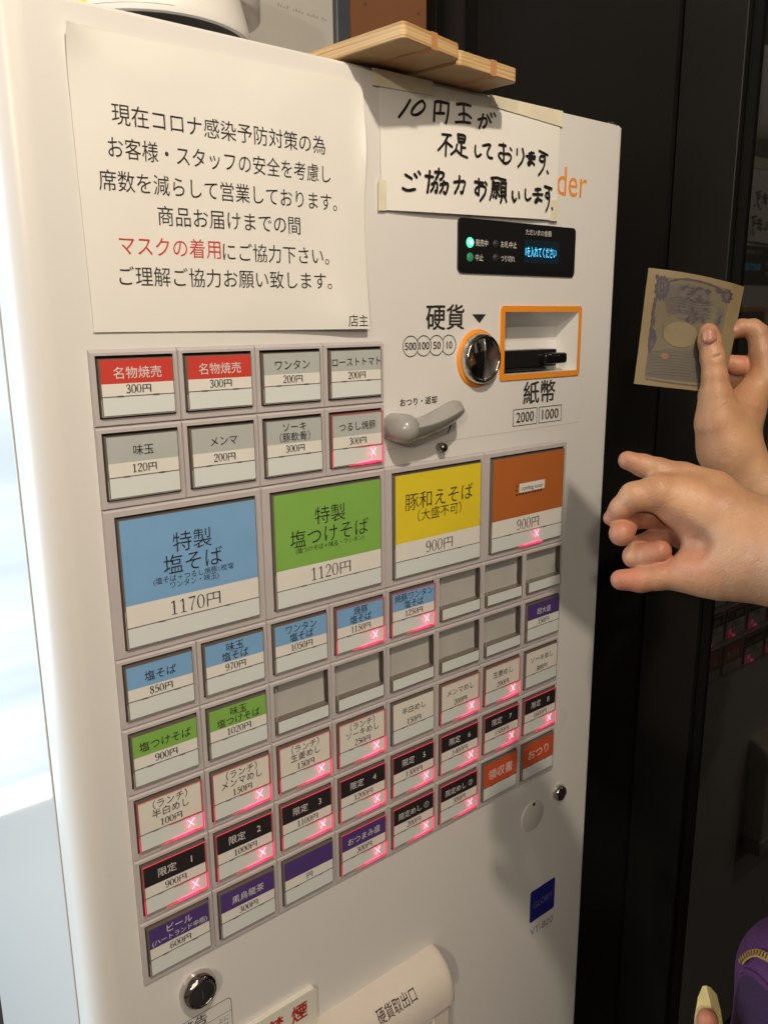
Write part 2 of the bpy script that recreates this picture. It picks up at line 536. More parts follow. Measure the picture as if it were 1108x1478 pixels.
# price numerals with thick and thin strokes, unit height
def _rev(p):
    return [(0.5 - x, 1 - z) for x, z in p]
_six = [(.42, .86), (.30, .97), (.15, .84), (.07, .5), (.09, .2), (.2, .03), (.33, .04), (.43, .2), (.42, .42), (.30, .56), (.15, .5), (.09, .33)]
DIG = {
 '0': [([(.25, .98), (.11, .85), (.06, .5), (.11, .15), (.25, .02), (.39, .15), (.44, .5), (.39, .85), (.25, .98)], [.035, .07, .105, .07, .035, .07, .105, .07, .035])],
 '1': [([(.26, .03), (.26, .97)], [.105, .105]), ([(.08, .82), (.24, .95)], [.04, .06]), ([(.09, .02), (.43, .02)], [.04, .04])],
 '2': [([(.08, .74), (.13, .92), (.25, .98), (.39, .9), (.42, .74), (.34, .52), (.2, .3), (.07, .07)], [.1, .06, .05, .08, .11, .08, .05, .05]), ([(.06, .05), (.45, .05)], [.09, .09])],
 '3': [([(.09, .8), (.2, .97), (.35, .93), (.4, .76), (.33, .6), (.19, .54)], [.09, .05, .07, .1, .07, .05]), ([(.22, .52), (.38, .45), (.43, .27), (.35, .07), (.19, .02), (.07, .15)], [.05, .07, .11, .07, .05, .09])],
 '4': [([(.35, 0), (.35, .98)], [.1, .1]), ([(.33, .96), (.04, .3)], [.05, .05]), ([(.03, .28), (.48, .28)], [.05, .05])],
 '5': [([(.12, .95), (.42, .95)], [.08, .08]), ([(.12, .93), (.1, .55)], [.045, .045]), ([(.11, .54), (.25, .62), (.39, .53), (.43, .32), (.36, .09), (.19, .02), (.07, .13)], [.05, .06, .09, .11, .07, .05, .09])],
 '6': [(_six, [.09, .05, .07, .1, .1, .05, .05, .1, .1, .05, .05, .05])],
 '7': [([(.06, .94), (.45, .94)], [.09, .09]), ([(.44, .92), (.27, .45), (.2, .0)], [.05, .07, .11])],
 '8': [([(.25, .98), (.12, .9), (.1, .75), (.2, .58), (.36, .4), (.43, .22), (.36, .06), (.25, .02), (.13, .06), (.07, .22), (.14, .4), (.3, .58), (.4, .75), (.37, .9), (.25, .98)], [.04, .07, .09, .09, .1, .09, .06, .04, .06, .08, .05, .05, .07, .07, .04])],
 '9': [(_rev(_six), [.09, .05, .07, .1, .1, .05, .05, .1, .1, .05, .05, .05])],
 '円': [([(.12, .9), (.12, -.02)], [.09, .09]), ([(.12, .89), (.88, .89)], [.05, .05]), ([(.88, .92), (.88, .0)], [.1, .1]), ([(.5, .88), (.5, .45)], [.085, .085]), ([(.12, .45), (.88, .45)], [.05, .05])],
}
def price(mb, txt, xc, zc, h, y, m, sx=1.0, wt=0.9):
    adv = {c: (1.02 if c == '円' else 0.53) for c in set(txt)}
    tot = sum(adv[c] for c in txt)
    x = -tot / 2
    k = 0
    for c in txt:
        for pts, w in DIG[c]:
            mb.stroke([(xc + (x + px) * h * sx, zc + (pz - .5) * h) for px, pz in pts], [q * h * wt for q in w], y - 1e-5 * (k % 7), m, round_caps=False, smooth=len(pts) > 2)
            k += 1
        x += adv[c]

# ------------------------------------------------------------------ soft shapes: distance fields turned into one continuous surface
def _segd(P, a, b, ra, rb):
    a = np.array(a, np.float32)
    b = np.array(b, np.float32)
    ba = b - a
    pa = P - a
    t = np.clip((pa @ ba) / max(1e-12, float(ba @ ba)), 0, 1)
    d = pa - t[..., None] * ba
    return np.sqrt((d * d).sum(-1)) - (ra + (rb - ra) * t)

def _smin(a, b, k):
    h = np.clip(0.5 + 0.5 * (b - a) / k, 0, 1)
    return b + (a - b) * h - k * h * (1 - h)

def surface(groups, voxel, cuts=(), pad=0.006):
    """groups: list of (blend_to_rest, chain_blend, [(point, radius), ...]); returns verts, faces"""
    pts = np.array([p for g in groups for p, r in g[2]])
    rad = np.array([r for g in groups for p, r in g[2]])
    lo = (pts - rad[:, None]).min(0) - pad
    hi = (pts + rad[:, None]).max(0) + pad
    n = np.ceil((hi - lo) / voxel).astype(int) + 1
    ax = [lo[i] + voxel * np.arange(n[i]) for i in range(3)]
    D = np.full(n, 1.0, np.float32)
    for i0 in range(0, n[0], 24):
        i1 = min(n[0], i0 + 24)
        P = np.stack(np.meshgrid(ax[0][i0:i1], ax[1], ax[2], indexing='ij'), -1).astype(np.float32)
        d = None
        for kb, kc, ch in groups:
            g = None
            if len(ch) == 1:
                g = np.sqrt(((P - np.array(ch[0][0], np.float32)) ** 2).sum(-1)) - ch[0][1]
            for (a, ra), (b, rb) in zip(ch[:-1], ch[1:]):
                q = _segd(P, a, b, ra, rb)
                g = q if g is None else _smin(g, q, kc)
            d = g if d is None else _smin(d, g, kb)
        for a, b, r, k in cuts:
            q = -_segd(P, a, b, r, r)
            d = -_smin(-d, -q, k)
        D[i0:i1] = d
    # surface nets
    S = D < 0
    c = np.zeros(tuple(n - 1), np.int8)
    for dx in (0, 1):
        for dy in (0, 1):
            for dz in (0, 1):
                c += S[dx:n[0] - 1 + dx, dy:n[1] - 1 + dy, dz:n[2] - 1 + dz]
    act = (c > 0) & (c < 8)
    idx = -np.ones(act.shape, np.int64)
    cell = np.argwhere(act)
    idx[act] = np.arange(len(cell))
    acc = np.zeros((len(cell), 3))
    cnt = np.zeros(len(cell))
    corners = [(x, y, z) for x in (0, 1) for y in (0, 1) for z in (0, 1)]
    for i, A in enumerate(corners):
        for B in corners[i + 1:]:
            if sum(abs(A[k] - B[k]) for k in range(3)) != 1:
                continue
            da = D[cell[:, 0] + A[0], cell[:, 1] + A[1], cell[:, 2] + A[2]]
            db = D[cell[:, 0] + B[0], cell[:, 1] + B[1], cell[:, 2] + B[2]]
            x = (da < 0) != (db < 0)
            t = np.where(x, da / np.where(x, da - db, 1), 0)
            p = np.array(A)[None] + t[:, None] * (np.array(B) - np.array(A))[None]
            acc[x] += p[x]
            cnt[x] += 1
    V = lo + voxel * (cell + acc / cnt[:, None])
    F = []
    for k in range(3):
        u, w = (k + 1) % 3, (k + 2) % 3
        a = [slice(1, -1)] * 3
        a[k] = slice(0, n[k] - 1)
        b = list(a)
        b[k] = slice(1, n[k])
        e = S[tuple(a)] != S[tuple(b)]
        pos = np.argwhere(e)
        ins = S[tuple(a)][e]
        base = pos.copy()
        base[:, u] += 1
        base[:, w] += 1
        def cid(du, dw):
            q = base.copy()
            q[:, u] += du
            q[:, w] += dw
            return idx[q[:, 0], q[:, 1], q[:, 2]]
        q = np.stack([cid(-1, -1), cid(0, -1), cid(0, 0), cid(-1, 0)], 1)
        q[~ins] = q[~ins][:, ::-1]
        F.append(q)
    F = np.concatenate(F)
    F = F[(F >= 0).all(1)]
    return V, F

def soft_object(name, chunks, mname, parent=None, tips=()):
    vs, fs, b = [], [], 0
    for V, F in chunks:
        vs.append(V)
        fs.append(F + b)
        b += len(V)
    V = np.concatenate(vs)
    F = np.concatenate(fs)
    me = bpy.data.meshes.new(name)
    me.from_pydata(V.tolist(), [], F.tolist())
    me.materials.append(M[mname])
    me.polygons.foreach_set('use_smooth', [True] * len(me.polygons))
    if len(chunks) > 1:
        bm = bmesh.new()
        bm.from_mesh(me)
        bmesh.ops.remove_doubles(bm, verts=bm.verts, dist=1e-6)
        bm.to_mesh(me)
        bm.free()
        V = np.array([v.co[:] for v in me.vertices])
    if tips:
        t = np.zeros(len(V))
        for p, r, s in tips:
            d = np.sqrt(((V - np.array(p)) ** 2).sum(1))
            t = np.maximum(t, s * np.clip(1.6 - d / r, 0, 1))
        at = me.attributes.new('tint', 'FLOAT', 'POINT')
        at.data.foreach_set('value', t.astype(np.float32))
    me.update()
    o = bpy.data.objects.new(name, me)
    COL.objects.link(o)
    if parent:
        adopt(o, parent)
    return o

# ================================================================== THE SETTING
FLOOR = -1.40
m = MB()
m.quad((-4, -5, FLOOR), (4, -5, FLOOR), (4, 4, FLOOR), (-4, 4, FLOOR), 'floor')
tag(m.build('floor'), kind='structure')

X = 0.731                    # plane of the dark wall and the glass right of the machine
# wall behind the machine: cream wall, metal post, brown wooden panel, dark corner posts
m = MB()
m.box(-0.03, 0.5395, 0.42, 0.47, FLOOR, 1.1, 'cream_wall')
for k in range(17):                                 # a faint worn line of marks on the wall
    if k % 5 != 4:
        m.rect(0.448 + k * 0.0048, 0.451 + k * 0.0048, 0.4290 - k * 0.0002, 0.4330 - k * 0.0002 - 0.001 * (k % 3), 0.4197, 'wall_mark')
w = tag(m.build('wall'), 'pale cream wall standing behind the ticket machine', 'wall')
m = MB()
m.box(0.5400, 0.5650, 0.412, 0.47, FLOOR, 1.1, 'metal_post', 0.003)
tag(m.build('post'), 'slim blue grey metal post between cream wall and brown wood', 'post')
m = MB()
m.box(0.5655, 0.7235, 0.420, 0.45, FLOOR, 1.1, 'wood_panel')
for kx, kz in ((0.598, 0.462), (0.700, 0.470)):
    m.disc(kx, kz, 0.0022, 0.4195, 'dark_gap', 14)
tag(m.build('wood_panel'), 'brown wooden panel with two small knots above the boards', 'wood panel')
m = MB()
m.box(0.7155, 0.7300, 0.398, 0.4195, FLOOR, 1.1, 'dark_post', 0.001)
tag(m.build('corner_post'), 'narrow black corner post beside the brown wooden panel', 'post')
m = MB()
m.box(X + 0.006, X + 0.06, 0.3255, 0.355, FLOOR, 1.1, 'dark_post')
tag(m.build('wall_strip'), 'black recessed strip at the far end of the black side wall', 'strip')
m = MB()
m.box(X + 0.001, X + 0.06, 0.3555, 0.45, FLOOR, 1.1, 'metal_dark')
tag(m.build('metal_upright'), 'dark grey metal upright between corner post and black side wall', 'post')

# dark side wall right of the machine, its stile and the dark glass pane that mirrors the machine
m = MB()
m.box(X, X + 0.06, -0.006, 0.325, FLOOR, 1.1, 'dark_wall')
tag(m.build('side_wall'), 'black painted side wall right of the ticket machine', 'wall')
door = empty('glass_door', (X + 0.02, -0.5, FLOOR))
m = MB()
m.box(X + 0.004, X + 0.05, -0.090, -0.010, FLOOR, 1.1, 'dark_wall_b', 0.0015)
adopt(m.build('stile'), door)
m = MB()
m.box(X + 0.012, X + 0.05, -0.113, -0.0905, FLOOR, 1.1, 'dark_post', 0.0015)
adopt(m.build('glazing_bead'), door)
m = MB()
m.box(X + 0.0005, X + 0.012, -1.15, -0.1135, FLOOR + 0.06, 1.1, 'dark_glass')
adopt(m.build('glass_pane'), door)
m = MB()
m.box(X + 0.0005, X + 0.05, -1.15, -0.1135, FLOOR, FLOOR + 0.059, 'dark_post', 0.002)
adopt(m.build('bottom_rail'), door)
tag(door, 'dark glass door at the right edge mirroring the machine', 'glass door')

# daylight shop window behind and to the left, mirrored in the machine's glossy side
def window_material():
    mm = bpy.data.materials.new('daylight_window')
    mm.use_nodes = True
    nt = mm.node_tree
    b = nt.nodes['Principled BSDF']
    b.inputs['Base Color'].default_value = (0.02, 0.02, 0.02, 1)
    tc = nt.nodes.new('ShaderNodeTexCoord')
    mp = nt.nodes.new('ShaderNodeMapping')
    mp.inputs['Scale'].default_value = (0.35, 1, 5.5)
    nt.links.new(tc.outputs['Object'], mp.inputs['Vector'])
    n = nt.nodes.new('ShaderNodeTexNoise')
    n.inputs['Scale'].default_value = 1.6
    n.inputs['Detail'].default_value = 2
    nt.links.new(mp.outputs['Vector'], n.inputs['Vector'])
    cr = nt.nodes.new('ShaderNodeValToRGB')
    cr.color_ramp.elements[0].position = 0.35
    cr.color_ramp.elements[0].color = (0.24, 0.36, 0.47, 1)
    cr.color_ramp.elements[1].position = 0.65
    cr.color_ramp.elements[1].color = (0.74, 0.95, 1.0, 1)
    nt.links.new(n.outputs['Fac'], cr.inputs['Fac'])
    nt.links.new(cr.outputs['Color'], b.inputs['Emission Color'])
    b.inputs['Emission Strength'].default_value = 1.55
    return mm
M['daylight_window'] = window_material()
M['glowing_sill'] = mat('glowing_sill', (0.8, 0.8, 0.78), 0.4, emit=(1.0, 0.98, 0.92), estr=3.0)  # sill glows by itself, standing in for daylight falling on it
win = empty('shop_window', (-0.8, 1.62, FLOOR))
m = MB()
m.box(-1.45, -0.20, 1.60, 1.62, -1.22, 0.75, 'daylight_window')
adopt(m.build('pane'), win)
m = MB()
m.box(-1.45, -0.20, 1.585, 1.63, -1.285, -1.221, 'glowing_sill', 0.004)
adopt(m.build('sill'), win)
m = MB()
m.box(-1.50, -1.451, 1.58, 1.64, FLOOR, 0.80, 'metal_post', 0.004)
m.box(-0.199, -0.15, 1.58, 1.64, FLOOR, 0.80, 'metal_post', 0.004)
m.box(-1.45, -0.20, 1.58, 1.64, 0.751, 0.80, 'metal_post', 0.004)
adopt(m.build('frame'), win)
tag(win, 'bright daylight window mirrored in the white side of the machine', 'window')

# ================================================================== THE TICKET MACHINE
W = 0.07
TOP = 0.2345
mach = empty('ticket_machine', (0.30, 0.2, FLOOR))
tag(mach, 'white ticket vending machine with rows of priced menu buttons', 'vending machine')
def P(mb, name, label=None, parent=None, merge=False):
    o = mb.build(name, merge=merge)
    adopt(o, mach)
    if parent is not None:
        o.parent = parent
        o.matrix_parent_inverse = (parent.matrix_parent_inverse @ Matrix.Identity(4)).inverted() if False else Matrix.Identity(4)
        o.matrix_parent_inverse = Matrix.Identity(4)
    if label:
        o['label'] = label
    return o

ROWZ = [r * W for r in [0.0040, 0.8220, 1.7360, 3.5020, 4.3760, 5.2520, 6.1300, 7.0200, 7.9150]]     # top of every row of buttons, down from z = 0
CX = [i * W for i in range(9)]
XL, XR = -0.0460, 0.6410
BOT = FLOOR + 0.08
# cabinet body behind the door
m = MB()
m.box(XL, XR - 0.003, 0.0427, 0.392, BOT, TOP - 0.004, 'side_paint', 0.004)
P(m, 'cabinet')
m = MB()
m.box(XL + 0.02, XR - 0.02, 0.05, 0.38, FLOOR, BOT - 0.001, 'black_plastic')
P(m, 'plinth')
m = MB()
m.box(XL - 0.0008, XR - 0.004, 0.0397, 0.0425, BOT, TOP - 0.003, 'gasket')
P(m, 'door_gasket')

# front door: a slab with a round left edge and a hole for the banknote pocket
BX0, BX1, BZ0, BZ1 = 0.4490, 0.5735, -0.0402, 0.0262
def door_mesh():
    mb = MB()
    r = 0.024
    prof = []                                   # (x, y) outline seen from above, left part
    for k in range(13):
        a = math.pi - (math.pi / 2) * k / 12
        prof.append((XL + r + r * math.cos(a), r - r * math.sin(a)))
    prof = [(XL, 0.0395)] + prof
    n = len(prof)
    V = [(x, y, BOT) for x, y in prof] + [(x, y, TOP) for x, y in prof]
    mb.add(V, [(i, i + 1, n + i + 1, n + i) for i in range(n - 1)], 'white_paint', True)
    x0 = prof[-1][0]
    e = 0.004                                   # bevel of the right edge
    g = 0.0001
    xs = [x0, CX[0] + g, BX0, BX1, XR - e]
    xs = sorted(xs + [CX[4] - g, CX[8] - g])
    zs = sorted([BOT, -ROWZ[8] + g, -ROWZ[2], BZ0, BZ1, -ROWZ[0] - g, TOP - 0.003])
    for xa, xb in zip(xs[:-1], xs[1:]):
        for za, zb in zip(zs[:-1], zs[1:]):
            xm, zm = (xa + xb) / 2, (za + zb) / 2
            if BX0 < xm < BX1 and BZ0 < zm < BZ1:
                continue                             # banknote pocket
            if CX[0] < xm < CX[8] and -ROWZ[8] < zm < -ROWZ[2]:
                continue                             # button field
            if CX[0] < xm < CX[4] and -ROWZ[2] < zm < -ROWZ[0]:
                continue
            mb.rect(xa, xb, za, zb, 0.0, 'white_paint')
    # round right edge and top edge
    ed = [(XR - e + e * math.sin(math.radians(t)), e - e * math.cos(math.radians(t))) for t in range(0, 91, 15)] + [(XR, 0.0395)]
    V = [(x, y, BOT) for x, y in ed] + [(x, y, TOP - 0.003) for x, y in ed]
    q = len(ed)
    mb.add(V, [(i, i + 1, q + i + 1, q + i) for i in range(q - 1)], 'white_paint', True)
    mb.quad((x0, 0, TOP - 0.003), (XR - e, 0, TOP - 0.003), (XR - e, 0.003, TOP), (x0, 0.003, TOP), 'white_paint')
    mb.quad((x0, 0.003, TOP), (XR - e, 0.003, TOP), (XR - e, 0.0395, TOP), (x0, 0.0395, TOP), 'white_paint')
    mb.add([(x, y, TOP) for x, y in prof] + [(x0, 0.0395, TOP)], [tuple(range(n + 1))], 'white_paint')
    return mb
P(door_mesh(), 'front_door')

# small clear stopper on the top right corner
m = MB()
m.lathe_z(0.6310, 0.0085, [(0.0, TOP + 0.0050), (0.004, TOP + 0.0046), (0.0062, TOP + 0.0028), (0.0068, TOP)], 'chrome')
P(m, 'top_stopper')

# -------- menu buttons
RED = 'red lit cross'
def frame_block(x0, x1, zt, zb, hx0, hx1, hzt, hzb, mb):
    """grey plastic surround with the dark opening the key sits in"""
    yf, g = -0.0032, 0.00018
    x0 += g
    x1 -= g
    zt -= g
    zb += g
    c, ct = 0.0005, 0.0024
    A = [(x0, 0.0, zb), (x1, 0.0, zb), (x1, 0.0, zt), (x0, 0.0, zt)]
    S0 = [(x0, -0.0016, zb), (x1, -0.0016, zb), (x1, -0.0010, zt), (x0, -0.0010, zt)]
    B = [(x0 + c, yf, zb + c), (x1 - c, yf, zb + c), (x1 - c, yf, zt - ct), (x0 + c, yf, zt - ct)]
    H = [(hx0, yf, hzb), (hx1, yf, hzb), (hx1, yf, hzt), (hx0, yf, hzt)]
    D = [(hx0, 0.004, hzb), (hx1, 0.004, hzb), (hx1, 0.004, hzt), (hx0, 0.004, hzt)]
    for P0, P1 in ((A, S0), (S0, B), (B, H)):
        mb.add(P0 + P1, [(i, (i + 1) % 4, (i + 1) % 4 + 4, i + 4) for i in range(4)], 'frame_plastic')
    mb.add(H + D, [(i, (i + 1) % 4, (i + 1) % 4 + 4, i + 4) for i in range(4)], 'dark_gap')
    return D

def button(col, row, spec, big=False):
    """spec: band colour, lines [(text, size, dz)], price, sold_out, text colour, label"""
    if big:
        x0, x1 = CX[col], CX[col + 2]
        zt, zb = -ROWZ[2], -ROWZ[3]
    else:
        x0, x1 = CX[col], CX[col + 1]
        zt, zb = -ROWZ[row], -ROWZ[row + 1]
    h, w = zt - zb, x1 - x0
    hx0, hx1 = x0 + 0.0042, x1 - 0.0040
    if big:
        hx0, hx1 = x0 + 0.0085, x1 - 0.0062
        hzt, hzb = zt - 0.055 * h, zb + 0.050 * h
    else:
        hzt, hzb = zt - 0.080 * h, zb + 0.098 * h
    sold = spec.get('sold')
    empty_slot = spec.get('empty')
    mb = MB()
    D = frame_block(x0, x1, zt, zb, hx0, hx1, hzt, hzb, mb)
    kx0, kx1 = hx0 + 0.0007, hx1 - 0.0009
    kzt, kzb = hzt - (0.0019 if not big else 0.0018), hzb + 0.0012
    yk = -0.0058
    if not empty_slot:
        mb.add(D, [(0, 1, 2, 3)], 'dark_gap')
        # the key: a clear cap whose edges read dark
        mb.add([(kx0, 0.003, kzb), (kx1, 0.003, kzb), (kx1, 0.003, kzt), (kx0, 0.003, kzt),
                (kx0 + .0004, yk, kzb + .0004), (kx1 - .0004, yk, kzb + .0004), (kx1 - .0004, yk, kzt - .0004), (kx0 + .0004, yk, kzt - .0004)],
               [(0, 1, 5, 4), (1, 2, 6, 5), (2, 3, 7, 6), (3, 0, 4, 7), (4, 5, 6, 7)], 'key_edge')
    else:
        # no card: the clear cap shows a bare grey plate further in
        dt, dp = 0.0075, 0.0015
        E_ = [(hx0, dp, hzb), (hx1, dp, hzb), (hx1, dt, hzt), (hx0, dt, hzt)]
        mb.add(E_, [(0, 1, 2, 3)], 'empty_plate')
        mb.add(D + E_, [(i, (i + 1) % 4, (i + 1) % 4 + 4, i + 4) for i in range(4)], 'empty_side')
        zs = kzb + 0.29 * (kzt - kzb)
        mb.box(kx0, kx1, yk, 0.006, kzb, zs, 'key_edge')
        mb.rect(kx0, kx0 + 0.0006, zs, kzt, yk, 'clear_edge_shine')
        mb.rect(kx1 - 0.0008, kx1, zs, kzt, yk, 'clear_edge_shine')
    b = P(mb, 'menu_button', spec.get('label'))
    # card under the cap
    c = MB()
    cx0, cx1 = kx0 + 0.0016, kx1 - 0.0013
    czt, czb = kzt - 0.0011, kzb + 0.0014
    y1 = yk - 0.00025
    H = czt - czb
    if big:
        zband, zdiv = czt - 0.665 * H, czt - 0.845 * H
    else:
        zband, zdiv = czt - (0.43 if spec.get('price') else 0.66) * H, czt - 0.665 * H
    mid = (cx0 + cx1) / 2
    if empty_slot:
        c.rect(cx0, cx1, czb, zs - 0.0006, y1, 'white_strip')
    else:
        c.rect(kx0 + 0.0004, kx0 + 0.0009, kzb + 0.0004, kzb + 0.30 * (kzt - kzb), y1, 'clear_edge_shine')  # pale strips painted as highlights along the clear cap's edges
        c.rect(kx0 + 0.0009, kx1 - 0.0004, kzb + 0.0004, kzb + 0.0007, y1, 'clear_edge_shine')
        c.rect(kx1 - 0.0006, kx1 - 0.0003, kzb + 0.0008, kzt - 0.0008, y1, 'clear_edge_shine')
        tilt = random.uniform(-0.0004, 0.0004)
        if spec.get('price') is None:
            zdiv = zband
        c.add([(cx0, y1, zband), (cx1, y1, zband + tilt), (cx1, y1, czt), (cx0, y1, czt)], [(0, 1, 2, 3)], spec['band'])
        if spec.get('price') is not None:
            c.add([(cx0, y1, zdiv + .0004), (cx1, y1, zdiv + .0004), (cx1, y1, zband + tilt - 1e-5), (cx0, y1, zband - 1e-5)], [(0, 1, 2, 3)], 'cream' if spec['band'] == 'cream' else 'paper')
        c.rect(cx0, cx1, czb, zdiv - .0004, y1 - 0.0002, 'white_strip')
        ym = y1 - 0.0004
        # parting line with its two little catches
        for fx in (0.24, 0.74):
            xx = cx0 + fx * (cx1 - cx0)
            c.rect(xx - 0.0026, xx + 0.0026, zdiv - .0005, zdiv + .0007, ym - 0.0001, 'ink_light')
        tc = spec.get('tcol', 'ink')
        for t, s, zf in spec['lines']:
            c.textc(t, mid + spec.get('dx', 0), czt - zf * H, s, ym, tc, maxw=(cx1 - cx0) * 0.97, stretch=spec.get('st', 1.0), offset=-0.006 if big else 0.0)
        if spec.get('price'):
            ph = 0.0122 if big else 0.0064
            price(c, spec['price'], mid, (zband + zdiv) / 2 + (0.0 if big else 0.0007), ph, ym - 0.0001, 'ink', 1.25, 0.95 if big else 1.4)
        if spec.get('sticker'):
            c.rect(mid - 0.018, mid + 0.026, czt - 0.40 * H, czt - 0.30 * H, ym - 0.0004, 'paper')
            c.textc('coming soon', mid + 0.004, czt - 0.352 * H, 0.0072, ym - 0.0006, 'ink', maxw=0.039)
            for k in range(9):
                xx = mid - 0.023 + k * 0.0052
                c.rect(xx, xx + 0.003, czt - 0.425 * H, czt - 0.408 * H, ym, 'ink')
            c.rect(mid - 0.0225, mid - 0.020, czt - 0.33 * H, czt - 0.315 * H, ym, 'ink')
            c.rect(mid - 0.0235, mid - 0.021, czt - 0.375 * H, czt - 0.36 * H, ym, 'ink')
    co = P(c, 'menu_card')
    co.parent = b
    co.matrix_parent_inverse = Matrix.Identity(4)
    if sold:
        L = MB()
        sh = zdiv - czb
        xx = cx0 + (0.80 if not big else 0.62) * (cx1 - cx0)
        zz = czb + sh * (0.60 if not big else 0.66)
        s = 0.0037
        yx = y1 - 0.0008
        for sg in (1, -1):
            L.stroke([(xx - s * .8, zz - sg * s), (xx + s * .8, zz + sg * s)], 0.00105, yx - 0.0002 * (sg + 2), 'x_core')
            L.stroke([(xx - s * .86, zz - sg * s * 1.06), (xx + s * .86, zz + sg * s * 1.06)], 0.0022, yx + 0.00022 - 0.0001 * (sg + 1), 'x_glow')
        lo = P(L, 'sold_out_cross')
        lp = lamp('sold_out_glow', 'POINT', (xx + 0.0005, yx - 0.0060, zz - 0.003), 0.0008, (1.0, 0.025, 0.09), 0.002)
        adopt(lp, mach)
        lo.parent = b
        lo.matrix_parent_inverse = Matrix.Identity(4)
        L = MB()
        # lamp light in the cap's edges, painted as glowing strips of stepped strength
        k0 = cx0 + 0.02 * (cx1 - cx0)
        a = cx0 + (0.30 if not big else 0.36) * (cx1 - cx0)
        bq = cx0 + (0.50 if not big else 0.44) * (cx1 - cx0)
        cq = cx0 + (0.86 if not big else 0.66) * (cx1 - cx0)
        ye = yk - 0.0012
        L.quad((a, ye, kzb), (bq, ye, kzb), (bq, ye, kzb + .0016), (a, ye, kzb + .0006), 'edge_glow_mid')
        L.quad((bq, ye, kzb), (cq, ye, kzb), (cq, ye, kzb + .0024), (bq, ye, kzb + .0016), 'edge_glow_hot')
        L.quad((cq, ye, kzb), (kx1 if not big else cq + .006, ye, kzb), (kx1 if not big else cq + .006, ye, kzb + .0013), (cq, ye, kzb + .0024), 'edge_glow_mid' if not big else 'edge_glow_hot')
        if not big:
            L.rect(kx1 - 0.0011, kx1, kzb + .0014, kzb + sh * 1.05, ye, 'edge_glow_hot')
            L.rect(kx1 - 0.0009, kx1, kzb + sh * 1.05, kzt, ye, 'edge_glow_low')
            L.rect(kx0, kx0 + 0.0008, kzb, kzb + sh, ye, 'edge_glow_mid')
            L.rect(kx0, kx0 + 0.0007, kzb + sh, kzt, ye, 'edge_glow_low')
            L.rect(kx0, kx1, kzt - 0.0007, kzt, ye - .00001, 'edge_glow_mid' if row >= 6 else 'edge_glow_low')
            L.rect(cx0 + 0.45 * (cx1 - cx0), cx1, zdiv - 0.00035, zdiv + 0.00035, y1 - 0.0009, 'edge_glow_low')
        lo = P(L, 'painted_edge_glow')
        lo.parent = b
        lo.matrix_parent_inverse = Matrix.Identity(4)
    return b

def S(band, lines, price_, sold=False, **k):
    return dict(band=band, lines=lines, price=price_, sold=sold, **k)
one = lambda t, s=0.0088: [(t, s, 0.24)]
two = lambda a, b_, s=0.0088: [(a, s, 0.125), (b_, s, 0.315)]
def soup(n): return two(n, '塩そば', 0.0090)
EMPTY = dict(empty=True, label='empty grey button without a menu card')
row1 = [S('red', one('名物焼売', 0.0098), '300円', tcol='white_text', label='red topped 300 yen button'),
        S('red', one('名物焼売', 0.0098), '300円', tcol='white_text', label='red topped 300 yen button'),
        S('grey', one('ワンタン', 0.0094), '200円', label='grey topped 200 yen button'),
        S('grey', one('ローストトマト', 0.0086), '200円', label='grey topped 200 yen button with a long word')]
row2 = [S('grey', one('味玉'), '120円', label='grey topped 120 yen button'),
        S('grey', one('メンマ'), '200円', label='grey topped 200 yen button'),
        S('grey', two('ソーキ', '（豚軟骨）'), '300円', label='grey topped 300 yen button with two lines'),
        S('grey', one('つるし焼豚'), '300円', True, label='grey topped 300 yen button lit red as sold out')]
bigs = [S('blue', [('特製', 0.0182, 0.235), ('塩そば', 0.0182, 0.405), ('(塩そば＋つるし焼豚1枚増', 0.0062, 0.515), ('ワンタン・味玉)', 0.0062, 0.570)], '1170円', label='large sky blue button for 1170 yen'),
        S('green', [('特製', 0.0182, 0.235), ('塩つけそば', 0.0182, 0.410), ('(塩つけそば＋味玉・ワンタン)', 0.0058, 0.515)], '1120円', label='large green button for 1120 yen'),
        S('yellow', [('豚和えそば', 0.0195, 0.270), ('（大盛不可）', 0.0135, 0.420)], '900円', label='large yellow button for 900 yen'),
        S('orange', [], '900円', True, sticker=True, label='large brown orange button with a coming soon sticker')]
row3 = [S('blue', one('塩そば', 0.0094), '850円', label='light blue 850 yen button'), S('blue', soup('味玉'), '970円', label='light blue 970 yen button'),
        S('blue', soup('ワンタン'), '1050円', label='light blue 1050 yen button'), S('blue', soup('焼豚'), '1150円', True, label='light blue 1150 yen button lit red'),
        S('blue', soup('焼豚ワンタン'), '1250円', True, label='light blue 1250 yen button lit red'), EMPTY, EMPTY, EMPTY]
row4 = [S('green', one('塩つけそば', 0.0094), '900円', label='green topped 900 yen button'), S('green', two('味玉', '塩つけそば', 0.0088), '1020円', label='green topped 1020 yen button'),
        EMPTY, EMPTY, EMPTY, EMPTY, EMPTY, S('purple', one('超大盛', 0.0085), '150円', tcol='white_text', label='purple topped 150 yen button')]
L_ = '（ランチ）'
row5 = [S('cream', two(L_, '半白めし'), '100円', True, label='white lunch button for 100 yen lit red'), S('cream', two(L_, 'メンマめし'), '150円', True, label='white lunch button for 150 yen lit red'),
        S('cream', two(L_, '生姜めし'), '150円', True, label='white lunch button for 150 yen lit red'), S('cream', two(L_, 'ソーキめし'), '250円', True, label='white lunch button for 250 yen lit red'),
        S('cream', one('半白めし'), '150円', label='white 150 yen button without a light'), S('cream', one('メンマめし'), '200円', True, label='white 200 yen button lit red'),
        S('cream', one('生姜めし'), '200円', True, label='white 200 yen button lit red'), S('cream', one('ソーキめし'), '300円', label='white 300 yen button without a light')]
